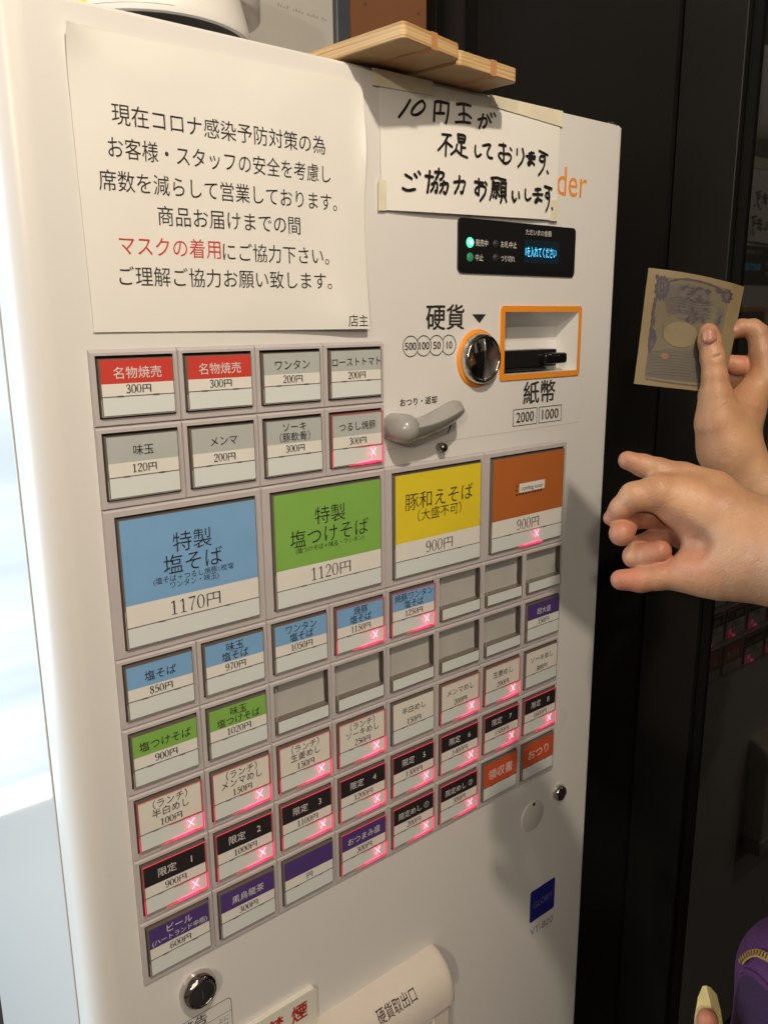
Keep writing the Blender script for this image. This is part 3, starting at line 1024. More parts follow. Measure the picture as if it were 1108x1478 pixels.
row6 = [S('black', [('限定　 %d' % (i + 1), 0.0092, 0.22)], '%d円' % (900 + 100 * i), True, tcol='white_text', label='black topped %d yen button lit red' % (900 + 100 * i)) for i in range(8)]
row7 = [S('purple', [('ビール', 0.0088, 0.13), ('(ハートランド中瓶)', 0.0062, 0.32)], '600円', tcol='white_text', label='purple topped 600 yen button'),
        S('purple', one('黒烏龍茶', 0.0088), '300円', tcol='white_text', label='purple topped 300 yen button'), S('purple', [], '円', tcol='white_text', label='purple topped button without a price'),
        S('purple', one('おつまみ盛', 0.0088), '300円', True, tcol='white_text', label='purple topped 300 yen button lit red'),
        S('black', one('限定めし ①', 0.0086), '200円', True, tcol='white_text', label='black topped 200 yen button lit red'), S('black', one('限定めし ②', 0.0086), '300円', True, tcol='white_text', label='black topped 300 yen button lit red'),
        S('vermilion', [('領収書', 0.0145, 0.34)], None, tcol='white_text', label='orange red receipt button'), S('vermilion', [('おつり', 0.0145, 0.34)], None, tcol='white_text', label='orange red change button')]
for r, specs in ((0, row1), (1, row2), (3, row3), (4, row4), (5, row5), (6, row6), (7, row7)):
    for c_, sp in enumerate(specs):
        if sp is not None:
            button(c_, r, sp)
for c_, sp in enumerate(bigs):
    button(2 * c_, 2, sp, True)

# -------- upper right: lettering, display, coin slot, banknote slot, lever
YP = -0.0003
m = MB()
m.text('der', 0.5275, 0.5792, 0.1652, YP, 'orange_print', h=0.030)
P(m, 'maker_lettering')
m = MB()
m.bold('硬貨', 0.3360, 0.3890, 0.0214, YP, 'print', 0.0256, 0.00045)
P(m, 'coin_lettering')
m = MB()
m.add([(0.4000, YP, 0.0240), (0.4110, YP, 0.0148), (0.4206, YP, 0.0240)], [(0, 1, 2)], 'print')
P(m, 'coin_arrow')
m = MB()
m.bold('紙幣', 0.4825, 0.5380, -0.0620, YP, 'print', 0.0262, 0.00045)
P(m, 'banknote_lettering')
for x0, x1, t in ((0.4667, 0.5072, '2000'), (0.5104, 0.5508, '1000')):
    m = MB()
    z0, z1 = -0.0980, -0.0790
    wd = 0.0008
    for a in ((x0, x1, z0, z0 + wd), (x0, x1, z1 - wd, z1), (x0, x0 + wd, z0 + wd, z1 - wd), (x1 - wd, x1, z0 + wd, z1 - wd)):
        m.rect(*a, YP, 'print')
    m.bold(t, x0 + 0.0055, x1 - 0.0055, -0.0885, YP, 'print', 0.0118, 0.0002)
    P(m, 'amount_box')
m = MB()
for i, (t, hw) in enumerate((('500', .0074), ('100', .0068), ('50', .0050), ('10', .0040))):
    cx = 0.3162 + 0.01705 * i
    if i == 0:
        m.ring(cx, -0.0062, 0.0094, 0.0103, YP, 'print')
    else:                                        # each circle tucked behind the one before
        V = []
        for k in range(41):
            a = math.radians(-147 + 294 * k / 40)
            for rr in (0.0094, 0.0103):
                V.append((cx + rr * math.cos(a), YP, -0.0062 + rr * math.sin(a)))
        m.add(V, [(2 * k, 2 * k + 1, 2 * k + 3, 2 * k + 2) for k in range(40)], 'print')
    xo = 0.0008 if i else 0
    m.bold(t, cx - hw + xo, cx + hw + xo, -0.0061, YP, 'print', 0.0076, 0.0002)
P(m, 'coin_circles')
m = MB()
m.bold('おつり・返却', 0.3022, 0.3515, -0.0600, YP, 'print', 0.0080, 0.0002)
P(m, 'lever_lettering')
# outline of the coin module
m = MB()
m.stroke([(0.2835, -0.1046), (0.586, -0.1026)], 0.0006, -0.0002, 'seam', False, False)
m.stroke([(0.586, -0.1026), (0.5865, 0.1050)], 0.00025, -0.0002, 'disc', False, False)
P(m, 'module_seam')
m = MB()
m.prism(rrect(0.3777, 0.5610, 0.0645, 0.1172, 0.005), -0.0022, 0.0, 'black_gloss', 'black_plastic')
yq = -0.0026
m.rect(0.4745, 0.5330, 0.0775, 0.1010, -0.0024, 'vfd_window')
m.text('発売中', 0.4010, 0.4190, 0.0943, yq, 'white_text', h=0.0066)
m.text('中止', 0.4010, 0.4126, 0.0800, yq, 'white_text', h=0.0066)
m.text('お札中止', 0.4382, 0.4626, 0.0945, yq, 'white_text', h=0.0066)
m.text('つり切れ', 0.4385, 0.4604, 0.0803, yq, 'white_text', h=0.0062)
m.text('ただいまの金額', 0.4766, 0.5182, 0.1088, yq, 'white_text', h=0.0060)
disp = P(m, 'display_panel')
m = MB()
m.text('を入れてください', 0.4790, 0.5274, 0.0888, -0.0028, 'vfd', h=0.0108)
m.rect(0.4766, 0.4774, 0.0850, 0.0925, -0.0028, 'vfd')
o = P(m, 'readout'); o.parent = disp; o.matrix_parent_inverse = Matrix.Identity(4)
for x, z, mm, r in ((0.3935, 0.0940, 'led_green', 0.0050), (0.3937, 0.0799, 'led_dim', 0.0044), (0.4310, 0.0944, 'led_off', 0.0042), (0.4313, 0.0807, 'led_off', 0.0042)):
    m = MB()
    m.lathe(x, z, [(r, -0.0022), (r * .9, -0.0032), (r * .5, -0.0038), (0.0, -0.0040)], mm, 24)
    if mm == 'led_green':
        m.lathe(x, z, [(r * .55, -0.0040), (0.0, -0.0043)], 'led_core', 24)
    o = P(m, 'indicator_lamp', {'led_green': 'brightly lit green lamp', 'led_dim': 'dim green lamp'}.get(mm))
    o.parent = disp; o.matrix_parent_inverse = Matrix.Identity(4)

# coin slot: orange ring, chrome cup split by the slot
m = MB()
m.lathe(0.4091, -0.0212, [(0.0302, 0.0), (0.0300, -0.0012), (0.0285, -0.0020), (0.0250, -0.0020)], 'orange_trim', 64)
ring_ob = P(m, 'coin_slot')
m = MB()
kx, kz = 0.4090, -0.0211
m.lathe(kx, kz, [(0.0262, -0.0005), (0.0260, -0.0075), (0.0247, -0.0105), (0.0228, -0.0115), (0.0215, -0.0105), (0.0207, -0.0090)], 'chrome', 64)
m.lathe(kx, kz, [(0.0208, -0.0090), (0.016, -0.0103), (0.009, -0.0113), (0.0, -0.0116)], 'chrome', 32, 1.0, math.radians(90), math.radians(270))
m.lathe(kx, kz, [(0.0208, -0.0092), (0.016, -0.0066), (0.009, -0.0050), (0.0, -0.0044)], 'chrome_soft', 32, 1.0, math.radians(-90), math.radians(90))
V = []
for k in range(21):
    zz = kz - 0.0204 + 0.0408 * k / 20
    rr = abs(zz - kz)
    ya = np.interp(rr, [0, 0.009, 0.016, 0.0208], [-0.0116, -0.0113, -0.0103, -0.0090])
    V += [(kx, float(ya), zz), (kx + 0.0012, -0.003, zz)]
m.add(V, [(2 * k, 2 * k + 1, 2 * k + 3, 2 * k + 2) for k in range(20)], 'steel_dark', True)
lip = []
for k in range(25):
    zz = kz - 0.0204 + 0.0408 * k / 24
    rr = abs(zz - kz)
    ya = float(np.interp(rr, [0, 0.009, 0.016, 0.0208], [-0.0116, -0.0113, -0.0103, -0.0090]))
    lip.append((zz, ya))
V = []
for zz, ya in lip:
    for t in range(6):
        a = 2 * math.pi * t / 6
        V.append((kx + 0.0002 + 0.0008 * math.cos(a), ya - 0.0002 + 0.0008 * math.sin(a), zz))
m.add(V, [(i * 6 + t, (i + 1) * 6 + t, (i + 1) * 6 + (t + 1) % 6, i * 6 + (t + 1) % 6) for i in range(24) for t in range(6)], 'chrome', True)
o = P(m, 'chrome_cup'); o.parent = ring_ob; o.matrix_parent_inverse = Matrix.Identity(4)

# banknote slot: orange frame, pocket with sloping roof, black guide
m = MB()
outer = rrect(0.4427, 0.5792, -0.0464, 0.0326, 0.004, 5)
inner = rrect(BX0, BX1, BZ0, BZ1, 0.0008, 5)
n = len(outer)
V = [(x, -0.0016, z) for x, z in outer] + [(x, -0.0016, z) for x, z in inner] + [(x, 0, z) for x, z in outer]
m.add(V, [(i, (i + 1) % n, n + (i + 1) % n, n + i) for i in range(n)], 'orange_trim')
m.add(V, [(2 * n + i, 2 * n + (i + 1) % n, (i + 1) % n, i) for i in range(n)], 'orange_trim')
bill_slot = P(m, 'banknote_slot')
m = MB()
dy = 0.0285
zr, zf = 0.0098, -0.0385
for a in (((BX0, -0.0015, BZ1), (BX1, -0.0015, BZ1), (BX1 - 0.004, dy, zr), (BX0 + 0.004, dy, zr)),
          ((BX0 + 0.004, dy, zr), (BX1 - 0.004, dy, zr), (BX1 - 0.004, dy, -0.006), (BX0 + 0.004, dy, -0.006)),
          ((BX0 + 0.004, dy - 0.0, -0.006), (BX1 - 0.004, dy, -0.006), (BX1 - 0.004, dy - 0.006, zf), (BX0 + 0.004, dy - 0.006, zf)),
          ((BX0 + 0.004, dy - 0.006, zf), (BX1 - 0.004, dy - 0.006, zf), (BX1, -0.0015, BZ0), (BX0, -0.0015, BZ0)),
          ):
    m.quad(*a, 'white_paint')
m.add([(BX1, -0.0015, BZ1), (BX1 - 0.004, dy, zr), (BX1 - 0.004, dy, -0.006), (BX1 - 0.004, dy - 0.006, zf), (BX1, -0.0015, BZ0)], [(0, 1, 2, 3, 4)], 'white_paint')
m.add([(BX0, -0.0015, BZ1), (BX0 + 0.004, dy, zr), (BX0 + 0.004, dy, -0.006), (BX0 + 0.004, dy - 0.006, zf), (BX0, -0.0015, BZ0)], [(4, 3, 2, 1, 0)], 'white_paint')
o = P(m, 'pocket'); o.parent = bill_slot; o.matrix_parent_inverse = Matrix.Identity(4)
m = MB()
m.box(0.4535, 0.5460, 0.0060, 0.0280, -0.0345, -0.0150, 'black_plastic', 0.0012)
m.box(0.4535, 0.5250, 0.0030, 0.0260, -0.0375, -0.0346, 'black_plastic', 0.0010)
m.box(0.5150, 0.5540, -0.0040, 0.0200, -0.0315, -0.0190, 'black_gloss', 0.0034, 3)
o = P(m, 'black_guide'); o.parent = bill_slot; o.matrix_parent_inverse = Matrix.Identity(4)

# return lever: round hub and a flat-topped arm
m = MB()
hx, hz_, hr = 0.2925, -0.0830, 0.0143
m.lathe(hx, hz_, [(hr * .97, -0.0002), (hr, -0.012), (hr, -0.0195)] + [(hr * math.cos(math.radians(t)), -0.0195 - hr * math.sin(math.radians(t))) for t in range(10, 91, 10)], 'grey_lever', 48)
lev = P(m, 'return_lever', 'grey plastic coin return lever')
ST = [((0.3073, -0.0100, -0.0738), (0.2905, -0.0280, -0.0802), (0.2979, -0.0160, -0.0994)), ((0.3190, -0.0100, -0.0749), (0.2976, -0.0340, -0.0803), (0.3119, -0.0180, -0.0984)), ((0.3322, -0.0110, -0.0701), (0.3122, -0.0340, -0.0792), (0.3272, -0.0190, -0.0949)), ((0.3456, -0.0120, -0.0655), (0.3283, -0.0340, -0.0765), (0.3428, -0.0200, -0.0896)), ((0.3592, -0.0130, -0.0597), (0.3458, -0.0340, -0.0715), (0.3575, -0.0210, -0.0831)), ((0.3687, -0.0150, -0.0608), (0.3561, -0.0320, -0.0682), (0.3660, -0.0210, -0.0772)), ((0.3697, -0.0190, -0.0633), (0.3640, -0.0280, -0.0671), (0.3684, -0.0220, -0.0728))]
m = MB()
V, F = [], []
for B, Cr, Bo in ST:
    B, Cr, Bo = Vector(B), Vector(Cr), Vector(Bo)
    mid = Cr.lerp(Bo, 0.55) + Vector((0, -0.0035, 0))
    bk = B.lerp(Bo, 0.5) + Vector((0, 0.006, 0))
    V += [tuple(p) for p in (B, B.lerp(Cr, 0.5), Cr, mid, Bo, bk)]
ns = len(ST)
for i in range(ns - 1):
    for k in range(6):
        F.append((i * 6 + k, i * 6 + (k + 1) % 6, (i + 1) * 6 + (k + 1) % 6, (i + 1) * 6 + k))
F += [tuple(range(6)), tuple((ns - 1) * 6 + 5 - k for k in range(6))]
m.add(V, F, 'grey_lever', True)
arm = m.build('lever_arm', merge=True)
adopt(arm, mach)
arm.parent = lev
arm.matrix_parent_inverse = Matrix.Identity(4)
cr = arm.data.attributes.new('crease_edge', 'FLOAT', 'EDGE')
vals = []
for e_ in arm.data.edges:
    a_, b_ = e_.vertices
    vals.append(0.75 if a_ // 6 != b_ // 6 and a_ % 6 == b_ % 6 and a_ % 6 in (0, 2) else 0.0)
cr.data.foreach_set('value', vals)
sub = arm.modifiers.new('subdivision', 'SUBSURF')
sub.levels = sub.render_levels = 3
m = MB()
m.stroke([(0.3690, -0.0868), (0.3712, -0.0880), (0.3668, -0.0965)], [0.0005, 0.0022, 0.0006], YP, 'print')
P(m, 'lever_arrow')
m = MB()
m.lathe(0.3545, -0.1090, [(0.0042, 0.0), (0.0042, -0.003), (0.0052, -0.005), (0.0050, -0.0085), (0.0030, -0.0105), (0.0, -0.0110)], 'chrome_dark', 28)
P(m, 'small_screw')

# locks, cover disc, badge, labels
def lock(cx, cz, r, name, prot):
    mb = MB()
    mb.lathe(cx, cz, [(r, 0.0), (r, -prot * .3), (r * .94, -prot * .65), (r * .80, -prot * .95), (r * .70, -prot), (r * .66, -prot * .92)], 'chrome', 56)
    mb.lathe(cx, cz, [(r * .67, -prot * .92), (r * .5, -prot * .96), (0.0, -prot)], 'steel_dark', 40)
    o = P(mb, name)
    k = MB()
    k.box(cx - 0.0006, cx + 0.0006, -prot * 1.03, -prot * .99, cz - r * .22, cz + r * .22, 'dark_gap')
    kk = P(k, 'keyhole'); kk.parent = o; kk.matrix_parent_inverse = Matrix.Identity(4)
    return o
lock(0.0500, -0.5880, 0.0182, 'door_lock', 0.012)['label'] = 'large chrome lock below the buttons'
lock(0.5760, -0.5960, 0.0112, 'door_lock', 0.008)['label'] = 'small chrome lock near the right edge'
m = MB()
m.lathe(0.5248, -0.6100, [(0.0212, 0.0), (0.0210, -0.0012), (0.0200, -0.0016), (0.0, -0.0016)], 'disc', 48)
m.disc(0.5262, -0.5930, 0.0026, -0.0018, 'black_plastic', 20)
P(m, 'cover_disc')
m = MB()
m.prism(rrect(0.5275, 0.5780, -0.7748, -0.7270, 0.003), -0.0006, 0.0, 'badge_blue')
m.text('GLORY', 0.5335, 0.5732, -0.7505, -0.0009, 'badge_grey', h=0.0095)
P(m, 'blue_badge')
m = MB()
m.text('VT-B20', 0.5300, 0.5765, -0.7915, YP, 'model_text', h=0.0105)
P(m, 'type_lettering')
m = MB()
ol = rrect(-0.020, 0.0841, -0.74, -0.6185, 0.005)
il = rrect(-0.0193, 0.0834, -0.7393, -0.6192, 0.0045)
n = len(ol)
m.add([(x, YP, z) for x, z in ol] + [(x, YP, z) for x, z in il], [(i, (i + 1) % n, n + (i + 1) % n, n + i) for i in range(n)], 'label_line')
m.rect(-0.0193, 0.0834, -0.6340, -0.6335, YP, 'label_line')
m.text('警告', 0.0300, 0.0580, -0.6265, YP, 'print', h=0.0115, offset=0.006)
m.text('上に', 0.0685, 0.0800, -0.6395, YP, 'label_line', h=0.0058)
m.text('付け', 0.0685, 0.0800, -0.6475, YP, 'label_line', h=0.0058)
P(m, 'warning_label')

# coin tray hood
def hood():
    mb = MB()
    prof = [(0.0, -0.7075), (-0.008, -0.7085), (-0.016, -0.7115), (-0.024, -0.7165), (-0.031, -0.7235), (-0.036, -0.7320), (-0.039, -0.7420), (-0.040, -0.7520), (-0.040, -0.7600)]
    x0, x1 = 0.040, 0.3520
    q = len(prof)
    rows = []
    nx = 10
    for i in range(nx + 1):
        if i <= 6:
            x = x0 + (x1 - 0.012 - x0) * i / 6
            s = 1.0
        else:
            t = (i - 6) / 4 * math.pi / 2
            x = x1 - 0.012 + 0.012 * math.sin(t)
            s = 0.88 + 0.12 * math.cos(t)
        rows.append([(x, y * s, z - (1 - s) * 0.02) for y, z in prof])
    V = [p for r in rows for p in r]
    F = [(i * q + k, (i + 1) * q + k, (i + 1) * q + k + 1, i * q + k + 1) for i in range(nx) for k in range(q - 1)]
    mb.add(V, F, 'hood', True)
    e = rows[-1]
    mb.add(e + [(e[-1][0], 0.0, e[-1][2])], [tuple(range(len(e) + 1))], 'hood')
    # lower lip and the dark mouth of the tray
    xo = 0.3180
    mb.box(xo, x1 - 0.004, -0.0345, 0.0, -0.90, -0.7601, 'hood', 0.004)
    mb.box(x0, 0.075, -0.0345, 0.0, -0.90, -0.7601, 'hood', 0.004)
    mb.box(0.0755, xo - 0.0005, -0.0385, -0.033, -0.7680, -0.7601, 'hood', 0.001)
    mb.rect(0.0755, xo - 0.0005, -0.90, -0.7685, -0.012, 'tub_dark')
    mb.box(x0, x1 - 0.004, -0.036, 0.0, -0.93, -0.9005, 'hood', 0.004)
    return mb
tray = P(hood(), 'coin_tray')
m = MB()
v, f = text_mesh('硬貨取出口', 0.0)
xs = [p[0] for p in v]; zs = [p[1] for p in v]
tx0, tx1, tzt, tzb = 0.2410, 0.2960, -0.7165, -0.7290
def hood_y(z):
    prof = [(-0.016, -0.7115), (-0.024, -0.7165), (-0.031, -0.7235), (-0.036, -0.7320)]
    for (ya, za), (yb, zb) in zip(prof[:-1], prof[1:]):
        if zb <= z <= za:
            t = (z - za) / (zb - za)
            return ya + (yb - ya) * t
    return -0.036
V = []
for p in v:
    z = tzb + (p[1] - min(zs)) / (max(zs) - min(zs)) * (tzt - tzb)
    V.append((tx0 + (p[0] - min(xs)) / (max(xs) - min(xs)) * (tx1 - tx0), hood_y(z) - 0.0009, z + 0.0002))
m.add(V, f, 'print')
o = P(m, 'tray_lettering'); o.parent = tray; o.matrix_parent_inverse = Matrix.Identity(4)

# ================================================================== THINGS ON AND AROUND THE MACHINE
# laminated notice
def notice():
    mb = MB()
    C = [(0.0030, 0.2165), (0.2597, 0.2195), (0.2597, 0.0112), (0.0062, 0.0122)]   # tl tr br bl
    nu, nv = 72, 60
    def pos(u, v, lift=0.0):
        x = (C[0][0] * (1 - u) + C[1][0] * u) * (1 - v) + (C[3][0] * (1 - u) + C[2][0] * u) * v
        z = (C[0][1] * (1 - u) + C[1][1] * u) * (1 - v) + (C[3][1] * (1 - u) + C[2][1] * u) * v
        wav = 0.0009 * math.sin(u * 5.1 + 0.4) * math.sin(v * 4.3 + 0.8) + 0.0006 * math.sin(u * 11 + v * 3)
        curl = 0.0075 * max(0, u - 0.45) ** 1.6 * max(0, v - 0.5) ** 1.4 * 6
        top = 0.002 * math.exp(-((u - .02) ** 2 + (v - .02) ** 2) / 0.02)
        edge = min(1, 8 * min(u, 1 - u, v + .02, 1 - v + .05))
        dent = 0.0
        for du, dv, dr, dh in ((0.60, 0.07, 0.009, 0.0007), (0.52, 0.88, 0.009, 0.0007), (0.66, 0.17, 0.008, 0.0005), (0.90, 0.95, 0.03, 0.0008), (0.3, 0.04, 0.06, 0.0007)):
            dent += dh * math.exp(-((u - du) ** 2 + ((v - dv) * 0.82) ** 2) / (2 * dr * dr))
        # right edge and top left corner lift off a little
        dent += 0.0042 * max(0.0, (u - 0.945) / 0.055) ** 2 * math.exp(-((v - 0.25) / 0.16) ** 2)
        dent += 0.0050 * max(0.0, 1 - math.hypot(u, v * 0.82) / 0.11) ** 2
        return (x, -0.0016 - max(0, wav + 0.0009) * edge - curl - top - lift - dent, z)
    for lift, rev in ((0.0, False), (-0.0006, True)):
        V = [pos(i / nu, j / nv, lift) for j in range(nv + 1) for i in range(nu + 1)]
        k = nu + 1
        F = [(j * k + i, (j + 1) * k + i, (j + 1) * k + i + 1, j * k + i + 1) for j in range(nv) for i in range(nu)]
        if rev:
            F = [f[::-1] for f in F]
        mb.add(V, F, 'notice_paper', True)
    # thin cut edge
    def rim(a, b):
        n_ = 24
        V = []
        for i in range(n_ + 1):
            u = a[0] + (b[0] - a[0]) * i / n_
            v = a[1] + (b[1] - a[1]) * i / n_
            V += [pos(u, v, 0), pos(u, v, -0.0006)]
        mb.add(V, [(2 * i, 2 * i + 1, 2 * i + 3, 2 * i + 2) for i in range(n_)], 'notice_paper')
    rim((0, 0), (1, 0)); rim((1, 0), (1, 1)); rim((1, 1), (0, 1)); rim((0, 1), (0, 0))
    def on(x, z):
        v = min(1, max(0, (0.218 - z) / (0.218 - 0.0117)))
        u = min(1, max(0, (x - 0.004) / (0.2597 - 0.004)))
        return pos(u, v, 0.00022)[1]
    def txt(t, x0, x1, zc, h, mm, o=0.0):
        v, f = text_mesh(t, o)
        xs = [p[0] for p in v]; zs = [p[1] for p in v]
        s = (x1 - x0) / (max(xs) - min(xs))
        V = []
        for p in v:
            x = x0 + (p[0] - min(xs)) * s
            z = zc + (p[1] - 0.38) * h
            V.append((x, on(x, z), z))
        mb.add(V, f, mm)
    hh = 0.0155
    txt('現在コロナ感染予防対策の為', 0.0315, 0.2184, 0.1640, hh, 'ink')
    txt('お客様・スタッフの安全を考慮し', 0.0271, 0.2233, 0.1415, hh, 'ink')
    txt('席数を減らして営業しております。', 0.0187, 0.2294, 0.1189, hh, 'ink')
    txt('商品お届けまでの間', 0.0620, 0.1898, 0.0975, hh, 'ink')
    txt('マスクの着用', 0.0302, 0.1131, 0.0748, hh, 'red_text')
    txt('にご協力下さい。', 0.1150, 0.2183, 0.0736, hh, 'ink')
    txt('ご理解ご協力お願い致します。', 0.0284, 0.2199, 0.0528, hh, 'ink')
    txt('店主', 0.2353, 0.2578, 0.0188, 0.0115, 'ink')
    o = mb.build('laminated_notice')
    return o
tag(notice(), 'large laminated white notice with printed lines, one part red', 'notice')

# handwritten note with masking tape
note = empty('handwritten_note', (0.40, -0.001, 0.12))
NC = [(0.2785, 0.2290), (0.5275, 0.2330), (0.5255, 0.1234), (0.2795, 0.1168)]
def npos(u, v, lift=0.0):
    x = (NC[0][0] * (1 - u) + NC[1][0] * u) * (1 - v) + (NC[3][0] * (1 - u) + NC[2][0] * u) * v
    z = (NC[0][1] * (1 - u) + NC[1][1] * u) * (1 - v) + (NC[3][1] * (1 - u) + NC[2][1] * u) * v
    b = 0.0035 * (v ** 2) * math.sin(math.pi * min(1, max(0, u))) + 0.0006 * math.sin(u * 9) * v
    return (x, -0.0012 - max(0, b) - 0.001 * v - lift, z)
m = MB()
nu, nv = 20, 12
for lift, rev in ((0.0, False), (-0.0004, True)):
    V = [npos(i / nu, j / nv, lift) for j in range(nv + 1) for i in range(nu + 1)]
    k = nu + 1
    F = [(j * k + i, (j + 1) * k + i, (j + 1) * k + i + 1, j * k + i + 1) for j in range(nv) for i in range(nu)]
    m.add(V, [f[::-1] for f in F] if rev else F, 'note_paper', True)
adopt(m.build('paper_sheet'), note)
m = MB()
